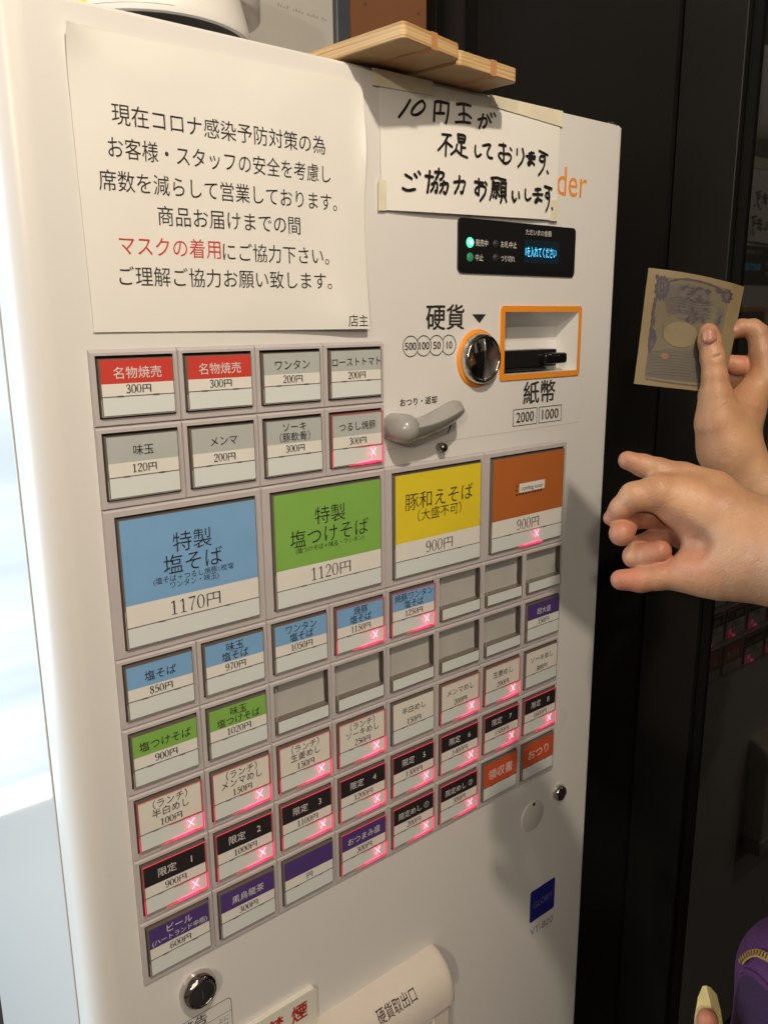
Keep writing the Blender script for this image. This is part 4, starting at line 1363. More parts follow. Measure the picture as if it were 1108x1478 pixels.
HW = [[(0.3145, 0.2139), (0.3081, 0.2055), (0.3008, 0.1977)], [(0.3294, 0.2154), (0.3324, 0.2127), (0.3309, 0.2083), (0.3249, 0.2037), (0.3189, 0.2019), (0.3159, 0.2032), (0.3179, 0.2072), (0.3229, 0.2120), (0.3279, 0.2150)], [(0.3452, 0.2166), (0.3445, 0.2088), (0.3438, 0.2003)], [(0.3452, 0.2165), (0.3498, 0.2178), (0.3566, 0.2179), (0.3628, 0.2179)], [(0.3628, 0.2179), (0.3620, 0.2098), (0.3605, 0.2039), (0.3591, 0.2003)], [(0.3527, 0.2170), (0.3523, 0.2127), (0.3517, 0.2085)], [(0.3468, 0.2072), (0.3536, 0.2080), (0.3567, 0.2085)], [(0.3737, 0.2189), (0.3823, 0.2203), (0.3922, 0.2199)], [(0.3825, 0.2197), (0.3830, 0.2120), (0.3828, 0.2041)], [(0.3765, 0.2100), (0.3836, 0.2120), (0.3869, 0.2110)], [(0.3874, 0.2118), (0.3928, 0.2093)], [(0.3717, 0.2027), (0.3815, 0.2042), (0.3917, 0.2046)], [(0.4029, 0.2091), (0.4097, 0.2112), (0.4137, 0.2113), (0.4146, 0.2083), (0.4127, 0.2047), (0.4097, 0.2030)], [(0.4093, 0.2146), (0.4077, 0.2088), (0.4042, 0.2018)], [(0.4153, 0.2147), (0.4203, 0.2089)], [(0.4201, 0.2168), (0.4220, 0.2141)], [(0.4247, 0.2178), (0.4269, 0.2155)], [(0.3541, 0.1897), (0.3655, 0.1902)], [(0.3618, 0.1894), (0.3556, 0.1813), (0.3484, 0.1750)], [(0.3592, 0.1842), (0.3580, 0.1711)], [(0.3601, 0.1831), (0.3665, 0.1801)], [(0.3747, 0.1922), (0.3845, 0.1918), (0.3832, 0.1864)], [(0.3747, 0.1919), (0.3757, 0.1855)], [(0.3757, 0.1855), (0.3832, 0.1861)], [(0.3794, 0.1853), (0.3790, 0.1765)], [(0.3734, 0.1828), (0.3712, 0.1775), (0.3652, 0.1732)], [(0.3721, 0.1783), (0.3787, 0.1743), (0.3872, 0.1727)], [(0.3795, 0.1810), (0.3847, 0.1812)], [(0.3766, 0.1890), (0.3822, 0.1891)], [(0.3987, 0.1848), (0.3984, 0.1788), (0.4009, 0.1750), (0.4062, 0.1776)], [(0.4092, 0.1862), (0.4149, 0.1876), (0.4198, 0.1877), (0.4174, 0.1839), (0.4154, 0.1799), (0.4176, 0.1762), (0.4225, 0.1760)], [(0.4325, 0.1896), (0.4421, 0.1898)], [(0.4384, 0.1909), (0.4393, 0.1825), (0.4388, 0.1744)], [(0.4393, 0.1818), (0.4339, 0.1820), (0.4316, 0.1794), (0.4360, 0.1753), (0.4409, 0.1729), (0.4475, 0.1753), (0.4501, 0.1795), (0.4472, 0.1823), (0.4417, 0.1820)], [(0.4488, 0.1884), (0.4507, 0.1865)], [(0.4592, 0.1885), (0.4588, 0.1833)], [(0.4673, 0.1895), (0.4692, 0.1835), (0.4666, 0.1773), (0.4606, 0.1716)], [(0.4775, 0.1863), (0.4851, 0.1876)], [(0.4732, 0.1833), (0.4872, 0.1842)], [(0.4809, 0.1879), (0.4807, 0.1815), (0.4811, 0.1780)], [(0.4811, 0.1784), (0.4780, 0.1751), (0.4758, 0.1769), (0.4798, 0.1791), (0.4857, 0.1763)], [(0.4771, 0.1812), (0.4867, 0.1820)], [(0.4936, 0.1907), (0.5073, 0.1880)], [(0.5016, 0.1894), (0.5032, 0.1839), (0.5008, 0.1748), (0.4929, 0.1666)], [(0.5022, 0.1856), (0.4962, 0.1858), (0.4945, 0.1822), (0.4985, 0.1805), (0.5027, 0.1829)], [(0.5069, 0.1720), (0.5087, 0.1699)], [(0.3069, 0.1494), (0.3144, 0.1465)], [(0.3034, 0.1373), (0.3088, 0.1359), (0.3179, 0.1376)], [(0.3179, 0.1508), (0.3204, 0.1483)], [(0.3227, 0.1536), (0.3248, 0.1516)], [(0.3313, 0.1505), (0.3410, 0.1506)], [(0.3368, 0.1551), (0.3355, 0.1459), (0.3332, 0.1363)], [(0.3435, 0.1552), (0.3546, 0.1551), (0.3520, 0.1496), (0.3499, 0.1491)], [(0.3484, 0.1584), (0.3478, 0.1536), (0.3444, 0.1489)], [(0.3386, 0.1439), (0.3457, 0.1454), (0.3449, 0.1375), (0.3431, 0.1379)], [(0.3422, 0.1464), (0.3410, 0.1414), (0.3374, 0.1373)], [(0.3500, 0.1445), (0.3598, 0.1461), (0.3570, 0.1372), (0.3543, 0.1381)], [(0.3547, 0.1478), (0.3532, 0.1424), (0.3490, 0.1373)], [(0.3684, 0.1484), (0.3825, 0.1502), (0.3813, 0.1441), (0.3791, 0.1394), (0.3771, 0.1400)], [(0.3758, 0.1543), (0.3746, 0.1465), (0.3691, 0.1386)], [(0.3970, 0.1514), (0.4086, 0.1512)], [(0.4025, 0.1545), (0.4027, 0.1459), (0.4019, 0.1394)], [(0.4022, 0.1394), (0.3972, 0.1420), (0.3996, 0.1460), (0.4064, 0.1485), (0.4121, 0.1467), (0.4106, 0.1408), (0.4042, 0.1343)], [(0.4116, 0.1523), (0.4138, 0.1502)], [(0.4206, 0.1570), (0.4289, 0.1581), (0.4330, 0.1575)], [(0.4229, 0.1566), (0.4214, 0.1442), (0.4180, 0.1364)], [(0.4245, 0.1529), (0.4316, 0.1530)], [(0.4244, 0.1496), (0.4311, 0.1498)], [(0.4243, 0.1534), (0.4241, 0.1465)], [(0.4312, 0.1535), (0.4308, 0.1471)], [(0.4241, 0.1465), (0.4312, 0.1471)], [(0.4277, 0.1468), (0.4275, 0.1390), (0.4259, 0.1395)], [(0.4246, 0.1434), (0.4228, 0.1393)], [(0.4300, 0.1439), (0.4318, 0.1404)], [(0.4343, 0.1572), (0.4416, 0.1568)], [(0.4348, 0.1535), (0.4423, 0.1538)], [(0.4344, 0.1536), (0.4343, 0.1410)], [(0.4417, 0.1541), (0.4411, 0.1416)], [(0.4346, 0.1493), (0.4416, 0.1496)], [(0.4345, 0.1451), (0.4415, 0.1457)], [(0.4343, 0.1412), (0.4414, 0.1418)], [(0.4359, 0.1408), (0.4335, 0.1349)], [(0.4398, 0.1408), (0.4421, 0.1361)], [(0.4515, 0.1467), (0.4514, 0.1416), (0.4539, 0.1373), (0.4569, 0.1401)], [(0.4609, 0.1470), (0.4619, 0.1415)], [(0.4716, 0.1505), (0.4713, 0.1432), (0.4745, 0.1403), (0.4797, 0.1425)], [(0.4875, 0.1519), (0.4959, 0.1529)], [(0.4835, 0.1469), (0.4990, 0.1478)], [(0.4905, 0.1530), (0.4912, 0.1474), (0.4915, 0.1413)], [(0.4915, 0.1420), (0.4888, 0.1389), (0.4871, 0.1405), (0.4914, 0.1428), (0.4980, 0.1414)], [(0.5028, 0.1564), (0.5146, 0.1550)], [(0.5093, 0.1558), (0.5110, 0.1454), (0.5092, 0.1373), (0.5056, 0.1319)], [(0.5102, 0.1496), (0.5053, 0.1499), (0.5049, 0.1467), (0.5082, 0.1450), (0.5110, 0.1470)], [(0.5155, 0.1354), (0.5165, 0.1339)]]
def note_y(x, z):
    v = (0.231 - z) / (0.231 - 0.120)
    return npos((x - 0.279) / 0.2475, min(1, max(0, v)), 0.0003)[1]
for i, pts in enumerate(HW):
    L = sum(math.dist(a, b) for a, b in zip(pts[:-1], pts[1:]))
    w0 = 0.0027 if len(pts) > 2 or L > 0.006 else 0.0025
    k0 = len(m.v)
    ws = [w0 * random.uniform(0.88, 1.08) for _ in pts]
    m.stroke(pts, ws, 0.0, 'marker')
    for q in range(k0, len(m.v)):
        x, _, z = m.v[q]
        m.v[q] = (x, note_y(x, z) - 1.2e-5 * i, z)
adopt(m.build('marker_lettering'), note)
def tape(pts, name='tape_strip'):
    mb = MB()
    y = -0.0022
    mb.prism(pts, y - 0.0003, y + 0.0002, 'tape')
    adopt(mb.build(name), note)
tape([(0.2700, 0.2335), (0.3420, 0.2338), (0.3418, 0.2215), (0.2705, 0.2195)])
tape([(0.4180, 0.2340), (0.5300, 0.2341), (0.5302, 0.2185), (0.4185, 0.2240)])
def ltape(pts):
    mb = MB()
    mb.prism(pts, -0.0062, -0.0058, 'tape')
    adopt(mb.build('tape_strip'), note)
m = MB()
m.prism([(0.2755, 0.1425), (0.2850, 0.1428), (0.2845, 0.1165), (0.2752, 0.1160)], -0.0030, -0.0027, 'tape')
adopt(m.build('tape_strip'), note)
m = MB()
m.prism([(0.5140, 0.1440), (0.5275, 0.1445), (0.5262, 0.1225), (0.5130, 0.1220)], -0.0038, -0.0035, 'tape')
adopt(m.build('tape_strip'), note)
tag(note, 'handwritten paper note taped under the wooden boards', 'paper note')

# two small plywood boards lying on the top edge
def board(pts, zb, zt, label, bandx):
    """outline (x, y) in plan"""
    root = empty('wooden_board', (sum(p[0] for p in pts) / len(pts), sum(p[1] for p in pts) / len(pts), zb))
    bm = bmesh.new()
    lo = [bm.verts.new((x, y, zb)) for x, y in pts]
    hi = [bm.verts.new((x, y, zt)) for x, y in pts]
    n = len(pts)
    fb = bm.faces.new(lo[::-1]); ft = bm.faces.new(hi)
    for i in range(n):
        bm.faces.new((lo[i], lo[(i + 1) % n], hi[(i + 1) % n], hi[i]))
    bmesh.ops.recalc_face_normals(bm, faces=bm.faces)
    bmesh.ops.bevel(bm, geom=[e for e in bm.edges if abs(e.verts[0].co.z - e.verts[1].co.z) > 1e-5], offset=0.004, segments=3, affect='EDGES', profile=0.5)
    bmesh.ops.bevel(bm, geom=bm.edges[:], offset=0.0008, segments=1, affect='EDGES')
    mb = MB()
    bm.verts.index_update()
    for f in bm.faces:
        mb.add([v.co[:] for v in f.verts], [tuple(range(len(f.verts)))], 'board_face' if abs(f.normal.z) > 0.7 else 'board_ply')
    bm.free()
    adopt(mb.build('board', merge=True), root)
    # a strip of pale brown tape round the front edge
    (xa, ya), (xb, yb) = pts[0], pts[1]
    px, py = xa + (xb - xa) * bandx, ya + (yb - ya) * bandx
    dx, dy = (xb - xa), (yb - ya)
    l = math.hypot(dx, dy); dx /= l; dy /= l
    nx, ny = dy, -dx
    g = MB()
    hw = 0.0042; e = 0.0004
    ring = []
    for s in (-1, 1):
        bx, by = px + s * hw * dx, py + s * hw * dy
        ring.append([(bx - nx * 0.07, by - ny * 0.07, zt + e), (bx + nx * e, by + ny * e, zt + e), (bx + nx * e, by + ny * e, zb - e), (bx - nx * 0.07, by - ny * 0.07, zb - e)])
    a, b = ring
    g.add(a + b, [(i, i + 1, i + 5, i + 4) for i in range(3)], 'board_band')
    adopt(g.build('tape_band'), root)
    tag(root, label, 'board', 'boards on the machine top')
    return root
zb = TOP + 0.0030
board([(0.2487, -0.0690), (0.3262, -0.0540), (0.3060, 0.1000), (0.2300, 0.0900)], zb, zb + 0.0125, 'left plywood board jutting over the handwritten note', 0.52)
board([(0.3285, -0.0500), (0.4125, -0.0425), (0.3960, 0.1000), (0.3085, 0.0950)], zb - 0.0024, zb + 0.0100, 'right plywood board next to the black wall', 0.57)

# white round tubs on the machine top
def tub(cx, cy, r, z0, z1, label, sticker=False, rounded=False):
    root = empty('round_tub', (cx, cy, z0))
    mb = MB()
    if rounded:
        prof = [(r * .985, z0)] + [(r * .985 + 0.018 * (1 - math.cos(t)), z0 + 0.026 * math.sin(t)) for t in (0.3, 0.6, 0.9, 1.2, 1.57)] + [(r * .985 + 0.018, z0 + 0.05), (r * .985 + 0.010, z1)]
    else:
        prof = [(r * .992, z0), (r, z0 + 0.003), (r * .995, z0 + 0.008), (r * .93, z0 + 0.03), (r * .84, z0 + 0.06), (r * .80, z1)]
    mb.lathe_z(cx, cy, prof, 'tub_white', 96)
    mb.lathe_z(cx, cy, [(r * .985, z0), (r * .955, z0 - 0.0008), (r * .945, z0 + 0.010)], 'tub_white', 96)
    adopt(mb.build('shell'), root)
    mb = MB()
    mb.lathe_z(cx, cy, [(r * .946, z0 + 0.009), (r * .4, z0 + 0.004), (0.0, z0 + 0.004)], 'tub_dark', 64)
    mb.lathe_z(cx, cy, [(r * .45, z0 + 0.004), (r * .45, TOP - 0.0005)], 'tub_dark', 48)
    adopt(mb.build('underside'), root)
    if sticker:
        s = MB()
        def cyl(a, z, o_=0.0):
            rz = np.interp(z - z0, [0, 0.003, 0.008, 0.03, 0.06], [r * .992, r, r * .995, r * .93, r * .84]) + 0.0006 + o_
            return (cx + rz * math.cos(a), cy + rz * math.sin(a), z)
        for a0, a1, mm in ((-2.95, -2.62, 'label_yellow'), (-2.62, -1.80, 'paper')):
            n_, nz = 10, 6
            V = [cyl(a0 + (a1 - a0) * i / n_, z0 + 0.0045 + 0.055 * k / nz) for i in range(n_ + 1) for k in range(nz + 1)]
            s.add(V, [(i * (nz + 1) + k, (i + 1) * (nz + 1) + k, (i + 1) * (nz + 1) + k + 1, i * (nz + 1) + k + 1) for i in range(n_) for k in range(nz)], mm)
        for t, z in (('入店時に必ず手を', z0 + 0.0135), ('ください', z0 + 0.0068)):
            v, f = text_mesh(t, 0.0)
            s.add([cyl(-2.56 + p[0] * 0.0058 / r, z + p[1] * 0.0050, 0.0009) for p in v], f, 'ink')
        adopt(s.build('sticker'), root)
    tag(root, label, 'tub', 'round tubs on the machine top')
tub(0.142, 0.155, 0.0875, 0.266, 0.46, 'white round tub with a yellow label above the large notice', True)
tub(0.196, 0.215, 0.066, 0.288, 0.46, 'smaller white round tub half hidden behind the labelled one', rounded=True)

# no smoking plate
plate = empty('no_smoking_plate', (0.13, -0.003, -0.74))
m = MB()
m.prism(rrect(0.0800, 0.1790, -0.790, -0.6612, 0.004), -0.0060, -0.0001, 'plate_white')
adopt(m.build('plate'), plate)
m = MB()
m.text('煙', 0.1470, 0.1668, -0.6795, -0.0063, 'sign_red', h=0.0205, offset=0.02)
m.text('禁', 0.1180, 0.1380, -0.6795, -0.0063, 'sign_red', h=0.0205, offset=0.02)
adopt(m.build('red_lettering'), plate)
tag(plate, 'small white plate with bold red lettering beside the coin tray', 'sign')

# ================================================================== PEOPLE
# customer: right hand holds up a banknote, left hand in front of it
cust = empty('person', (0.50, -0.85, FLOOR))
V1, F1 = surface([(0.0100, 0.0100, [((0.4567, -0.4098, -0.2341), 0.0340), ((0.4688, -0.3231, -0.1561), 0.0235), ((0.4570, -0.2956, -0.1281), 0.0200), ((0.4454, -0.2641, -0.0904), 0.0222)]), (0.0120, 0.0100, [((0.4454, -0.2641, -0.0904), 0.0225), ((0.4367, -0.2581, -0.0678), 0.0180), ((0.4326, -0.2546, -0.0456), 0.0132)]), (0.0120, 0.0100, [((0.4476, -0.2628, -0.0890), 0.0218), ((0.4649, -0.2610, -0.0627), 0.0175), ((0.4847, -0.2646, -0.0388), 0.0135)]), (0.0100, 0.0100, [((0.4604, -0.2595, -0.0877), 0.0180), ((0.4889, -0.2533, -0.0603), 0.0140)]), (0.0060, 0.0030, [((0.4328, -0.2562, -0.0502), 0.0125), ((0.4322, -0.2529, -0.0302), 0.0103), ((0.4320, -0.2497, -0.0137), 0.0097), ((0.4330, -0.2454, -0.0002), 0.0093), ((0.4344, -0.2431, 0.0065), 0.0080)]), (0.0050, 0.0025, [((0.4861, -0.2695, -0.0338), 0.0118), ((0.4882, -0.2633, -0.0118), 0.0102), ((0.4894, -0.2580, 0.0045), 0.0090), ((0.4875, -0.2536, 0.0092), 0.0080), ((0.4816, -0.2466, 0.0099), 0.0074), ((0.4735, -0.2401, 0.0053), 0.0066)]), (0.0020, 0.0025, [((0.4925, -0.2650, -0.0452), 0.0108), ((0.4914, -0.2559, -0.0228), 0.0092), ((0.4807, -0.2476, -0.0220), 0.0080), ((0.4713, -0.2397, -0.0190), 0.0070)]), (0.0020, 0.0025, [((0.5023, -0.2573, -0.0548), 0.0100), ((0.5041, -0.2497, -0.0382), 0.0085), ((0.4929, -0.2425, -0.0355), 0.0078), ((0.4828, -0.2347, -0.0329), 0.0068)]), (0.0020, 0.0025, [((0.5103, -0.2489, -0.0622), 0.0090), ((0.5130, -0.2439, -0.0515), 0.0078), ((0.5039, -0.2378, -0.0475), 0.0068)])], 0.0012, [((0.4177, -0.2509, -0.0123), (0.4216, -0.2549, -0.0135), 0.0014, 0.0008), ((0.4216, -0.2549, -0.0135), (0.4280, -0.2591, -0.0116), 0.0014, 0.0008), ((0.4173, -0.2520, -0.0151), (0.4256, -0.2588, -0.0149), 0.0010, 0.0008), ((0.4401, -0.2591, -0.0314), (0.4503, -0.2651, -0.0368), 0.0016, 0.0015), ((0.4724, -0.2629, -0.0072), (0.4799, -0.2698, -0.0055), 0.0013, 0.0010), ((0.4095, -0.2577, -0.0724), (0.4126, -0.2624, -0.0619), 0.0012, 0.0015), ((0.4076, -0.2588, -0.0790), (0.4136, -0.2659, -0.0663), 0.0012, 0.0015)])
V2, F2 = surface([(0.0120, 0.0120, [((0.2883, -0.4660, -0.1298), 0.0400), ((0.3388, -0.3843, -0.1400), 0.0370), ((0.3335, -0.3536, -0.1403), 0.0330)]), (0.0140, 0.0120, [((0.3339, -0.3532, -0.1380), 0.0330), ((0.3263, -0.3252, -0.1229), 0.0255), ((0.3126, -0.3053, -0.1120), 0.0190)]), (0.0120, 0.0120, [((0.3332, -0.3540, -0.1427), 0.0320), ((0.3200, -0.3312, -0.1513), 0.0240), ((0.3106, -0.3210, -0.1559), 0.0165)]), (0.0100, 0.0100, [((0.3432, -0.3281, -0.1397), 0.0260), ((0.3277, -0.2981, -0.1351), 0.0150)]), (0.0070, 0.0030, [((0.3314, -0.3153, -0.1029), 0.0150), ((0.3234, -0.2946, -0.0957), 0.0115), ((0.3141, -0.2802, -0.0908), 0.0092), ((0.3085, -0.2707, -0.0877), 0.0082), ((0.3019, -0.2616, -0.0842), 0.0070)]), (0.0080, 0.0030, [((0.3127, -0.3051, -0.1111), 0.0180), ((0.2966, -0.2923, -0.1037), 0.0135), ((0.2845, -0.2806, -0.1064), 0.0105), ((0.2809, -0.2726, -0.1159), 0.0082), ((0.2789, -0.2655, -0.1242), 0.0054)]), (0.0080, 0.0030, [((0.3151, -0.3293, -0.1580), 0.0180), ((0.3030, -0.3124, -0.1611), 0.0120), ((0.2926, -0.2995, -0.1641), 0.0093), ((0.2852, -0.2903, -0.1669), 0.0090), ((0.2763, -0.2793, -0.1677), 0.0076)]), (0.0020, 0.0030, [((0.3233, -0.2915, -0.1250), 0.0110), ((0.3065, -0.2701, -0.1262), 0.0090), ((0.2948, -0.2691, -0.1282), 0.0088), ((0.2768, -0.2772, -0.1331), 0.0092)]), (0.0020, 0.0030, [((0.3288, -0.2890, -0.1371), 0.0105), ((0.3049, -0.2758, -0.1490), 0.0088), ((0.2935, -0.2784, -0.1533), 0.0084), ((0.2939, -0.2885, -0.1506), 0.0090), ((0.2971, -0.2964, -0.1463), 0.0084)])], 0.0012, [((0.2819, -0.3059, -0.1223), (0.2940, -0.3236, -0.1349), 0.0080, 0.0100), ((0.2780, -0.3285, -0.1417), (0.2867, -0.3497, -0.1532), 0.0010, 0.0030)])
hd = (0.46, -0.86, 0.20)
V3, F3 = surface([(0.02, 0.02, [((0.46, -0.87, 0.02), 0.055), ((0.46, -0.86, 0.12), 0.055)]),
                  (0.03, 0.03, [((0.455, -0.86, 0.23), 0.088), ((0.45, -0.835, 0.16), 0.066), ((0.45, -0.825, 0.125), 0.045)]),
                  (0.01, 0.01, [((0.445, -0.775, 0.18), 0.010), ((0.445, -0.758, 0.155), 0.014)]),
                  (0.01, 0.01, [((0.545, -0.86, 0.185), 0.012), ((0.548, -0.865, 0.155), 0.010)]),
                  (0.01, 0.01, [((0.370, -0.855, 0.185), 0.012), ((0.367, -0.86, 0.155), 0.010)]),
                  (0.03, 0.02, [((0.46, -0.87, 0.0), 0.05), ((0.61, -0.86, -0.08), 0.045), ((0.590, -0.66, -0.30), 0.038), ((0.4567, -0.4098, -0.2341), 0.0360)]),
                  (0.03, 0.02, [((0.46, -0.87, 0.0), 0.05), ((0.31, -0.88, -0.08), 0.045), ((0.330, -0.70, -0.30), 0.038), ((0.2883, -0.4660, -0.1298), 0.0400)])], 0.006)
# the forearms carry on from the upper arms inside the sleeves: join them into one body
for Va, nm in ((V1, 0), (V2, 1)):
    ia = int(np.argmin(((Va - np.array(((0.4567, -0.4098, -0.2341), (0.2883, -0.4660, -0.1298))[nm])) ** 2).sum(1)))
    ib = int(np.argmin(((V3 - Va[ia]) ** 2).sum(1)))
    V3[ib] = Va[ia]
body = soft_object('body', [(V1, F1), (V2, F2), (V3, F3)], 'skin', cust, [((0.4316, -0.2452, 0.0043), 0.0120, 0.3000), ((0.4752, -0.2430, 0.0047), 0.0120, 0.4000), ((0.4777, -0.2453, -0.0202), 0.0160, 0.5000), ((0.4438, -0.2584, -0.0322), 0.0120, 0.2500), ((0.3000, -0.2625, -0.0836), 0.0140, 0.4500), ((0.2756, -0.2679, -0.1232), 0.0120, 0.5000), ((0.2718, -0.2806, -0.1320), 0.0150, 0.7500), ((0.2948, -0.2984, -0.1460), 0.0130, 0.7000), ((0.2747, -0.2804, -0.1671), 0.0160, 0.8000), ((0.3054, -0.2891, -0.1346), 0.0220, 0.7000), ((0.2991, -0.3161, -0.1445), 0.0220, 0.4500)])
V, F = surface([(0.05, 0.05, [((0.46, -0.88, -0.02), 0.10), ((0.47, -0.89, -0.25), 0.145), ((0.47, -0.89, -0.52), 0.14)]),
                (0.05, 0.05, [((0.30, -0.88, -0.07), 0.075), ((0.62, -0.86, -0.07), 0.075)]),
                (0.04, 0.05, [((0.62, -0.86, -0.08), 0.068), ((0.590, -0.66, -0.30), 0.056), ((0.4578, -0.4199, -0.2425), 0.0460)]),
                (0.04, 0.05, [((0.30, -0.88, -0.08), 0.068), ((0.330, -0.70, -0.30), 0.058), ((0.2825, -0.4747, -0.1303), 0.0500)])], 0.008)
soft_object('jacket', [(V, F)], 'jacket', cust)
V, F = surface([(0.04, 0.04, [((0.40, -0.89, -0.56), 0.115), ((0.385, -0.89, -0.95), 0.075), ((0.385, -0.88, -1.33), 0.060)]),
                (0.04, 0.04, [((0.54, -0.89, -0.56), 0.115), ((0.555, -0.89, -0.95), 0.075), ((0.555, -0.88, -1.33), 0.060)])], 0.010)
soft_object('trousers', [(V, F)], 'trousers', cust)
for sx in (0.385, 0.555):
    V, F = surface([(0.02, 0.02, [((sx, -0.86, -1.36), 0.04), ((sx, -0.72, -1.365), 0.035)])], 0.008)
    soft_object('shoe', [(V, F)], 'jacket', cust)
V, F = surface([(0.03, 0.03, [((0.458, -0.875, 0.255), 0.092), ((0.46, -0.90, 0.17), 0.080)])], 0.006)
soft_object('hair', [(V, F)], 'hair', cust)
V, F = surface([(0.0010, 0.0010, [((0.4249, -0.2496, 0.0017), 0.0046), ((0.4258, -0.2484, 0.0059), 0.0048)]), (0.0010, 0.0010, [((0.4234, -0.2477, 0.0017), 0.0036), ((0.4245, -0.2466, 0.0061), 0.0036)]), (0.0010, 0.0010, [((0.4274, -0.2509, 0.0019), 0.0036), ((0.4283, -0.2497, 0.0061), 0.0036)])], 0.0006)
nl = soft_object('thumbnail', [(V, F)], 'nail', cust)
tag(cust, 'person holding up a banknote in one hand, other hand reaching left', 'person')

# banknote
BC = [(0.4158, -0.1940, 0.0607), (0.4847, -0.2446, 0.0448), (0.4456, -0.2542, -0.0441), (0.3886, -0.2048, -0.0352)]
def bill_pos(u, v, lift=0.0):
    tl, tr, br, bl = [Vector(p) for p in BC]
    q = (tl * (1 - u) + tr * u) * (1 - v) + (bl * (1 - u) + br * u) * v
    nrm = Vector((-0.8619, -0.5069, 0.0101))
    q = q + nrm * (0.004 * math.sin(math.pi * u) * (1 - 0.6 * v) - 0.010 * max(0, u - 0.86) / 0.14 * (1 - v) * 0.8)
    q = q + nrm * (0.0016 * abs(math.sin(math.pi * (v * 2.0 + 0.02))) * math.exp(-((v - 0.5) / 0.12) ** 2) * -1 + 0.0012 * math.sin(7 * v + 4 * u))
    q = q + Vector((0, 0, 1)) * (0.0016 * math.sin(math.pi * u)) * (1 - v)
    return q + nrm * lift
m = MB()
def bill_grid(u0, u1, v0, v1, lift, mm, nu=16, nv=16, rev=False, thick=False):
    V = [tuple(bill_pos(u0 + (u1 - u0) * i / nu, v0 + (v1 - v0) * j / nv, lift)) for j in range(nv + 1) for i in range(nu + 1)]
    k = nu + 1
    F = [(j * k + i, (j + 1) * k + i, (j + 1) * k + i + 1, j * k + i + 1) for j in range(nv) for i in range(nu)]
    m.add(V, [f[::-1] for f in F] if rev else F, mm, True)
bill_grid(0, 1, 0, 1, 0.0, 'bill_paper', 24, 20)
bill_grid(0, 1, 0, 1, -0.00025, 'bill_paper', 24, 20, True)
_lift = [0.00006]
def blob(pts, mm):
    _lift[0] += 0.000004
    n_ = len(pts)
    cu = sum(p[0] for p in pts) / n_; cv = sum(p[1] for p in pts) / n_
    R = max(1, int(max(math.hypot(p[0] - cu, p[1] - cv) for p in pts) / 0.035))
    V = []
    for k in range(R):
        f = 1 - k / R
        V += [tuple(bill_pos(cu + (u - cu) * f, cv + (v - cv) * f, _lift[0])) for u, v in pts]
    V.append(tuple(bill_pos(cu, cv, _lift[0])))
    F = []
    for k in range(R - 1):
        F += [(k * n_ + (i + 1) % n_, k * n_ + i, (k + 1) * n_ + i, (k + 1) * n_ + (i + 1) % n_) for i in range(n_)]
    b_ = (R - 1) * n_
    F += [(b_ + (i + 1) % n_, b_ + i, R * n_) for i in range(n_)]
    m.add(V, F, mm, True)
def dense(pts, k=6):
    out = []
    for a, b_ in zip(pts, pts[1:] + pts[:1]):
        out += [(a[0] + (b_[0] - a[0]) * i / k, a[1] + (b_[1] - a[1]) * i / k) for i in range(k)]
    return out
def ell(cu, cv, ru, rv, mm, ruff=0.0, k=0, n_=48, ph=0.0):
    blob([(cu + ru * math.cos(t) * (1 + ruff * math.sin(k * t + ph)), cv + rv * math.sin(t) * (1 + ruff * math.sin(k * t + ph))) for t in [2 * math.pi * i / n_ for i in range(n_)]], mm)
def ribbon(path, w, mm):
    _lift[0] += 0.000004
    path = catmull(path, 6)
    V = []
    for i, (u, v) in enumerate(path):
        a, b = path[max(0, i - 1)], path[min(len(path) - 1, i + 1)]
        du, dv = b[0] - a[0], b[1] - a[1]
        l = math.hypot(du, dv) or 1
        ww = w * (1 + 0.22 * math.sin(i * 1.9))
        V += [tuple(bill_pos(u - dv / l * ww, v + du / l * ww, _lift[0])), tuple(bill_pos(u + dv / l * ww, v - du / l * ww, _lift[0]))]
    m.add(V, [(2 * i, 2 * i + 1, 2 * i + 3, 2 * i + 2) for i in range(len(path) - 1)], mm)
bill_grid(0.105, 0.865, 0.06, 0.935, 0.00004, 'bill_tint', 20, 18)
blob(dense([(0.11, 0.72), (0.30, 0.67), (0.55, 0.65), (0.82, 0.62), (0.84, 0.92), (0.40, 0.93), (0.11, 0.92)]), 'bill_grey')
blob(dense([(0.22, 0.12), (0.45, 0.09), (0.66, 0.12), (0.70, 0.30), (0.66, 0.42), (0.45, 0.43), (0.26, 0.36), (0.20, 0.24)]), 'bill_mid')
ribbon([(0.20, 0.11), (0.36, 0.06), (0.58, 0.055), (0.75, 0.08), (0.85, 0.13)], 0.010, 'bill_ink')
ell(0.165, 0.16, 0.075, 0.105, 'bill_ink', 0.10, 12)
ell(0.165, 0.15, 0.042, 0.060, 'bill_mid', 0.10, 10)
ell(0.165, 0.15, 0.024, 0.034, 'bill_ink', 0.12, 8)
ell(0.165, 0.15, 0.008, 0.022, 'bill_mid')
ell(0.10, 0.07, 0.020, 0.022, 'bill_ink', 0.2, 5)
ribbon([(0.115, 0.25), (0.105, 0.36), (0.110, 0.48), (0.108, 0.62), (0.12, 0.70)], 0.016, 'bill_ink')
blob([(0.10, 0.46), (0.135, 0.40), (0.155, 0.52), (0.185, 0.60), (0.165, 0.66), (0.13, 0.73), (0.105, 0.71), (0.10, 0.60)], 'bill_ink')
ell(0.136, 0.64, 0.017, 0.030, 'bill_mid')
ell(0.84, 0.13, 0.058, 0.062, 'bill_ink', 0.16, 9)
ell(0.76, 0.10, 0.05, 0.022, 'bill_ink', 0.2, 7)
ell(0.845, 0.13, 0.026, 0.030, 'bill_mid', 0.15, 7)
ribbon([(0.80, 0.24), (0.80, 0.34), (0.79, 0.46), (0.77, 0.56)], 0.036, 'bill_mid')
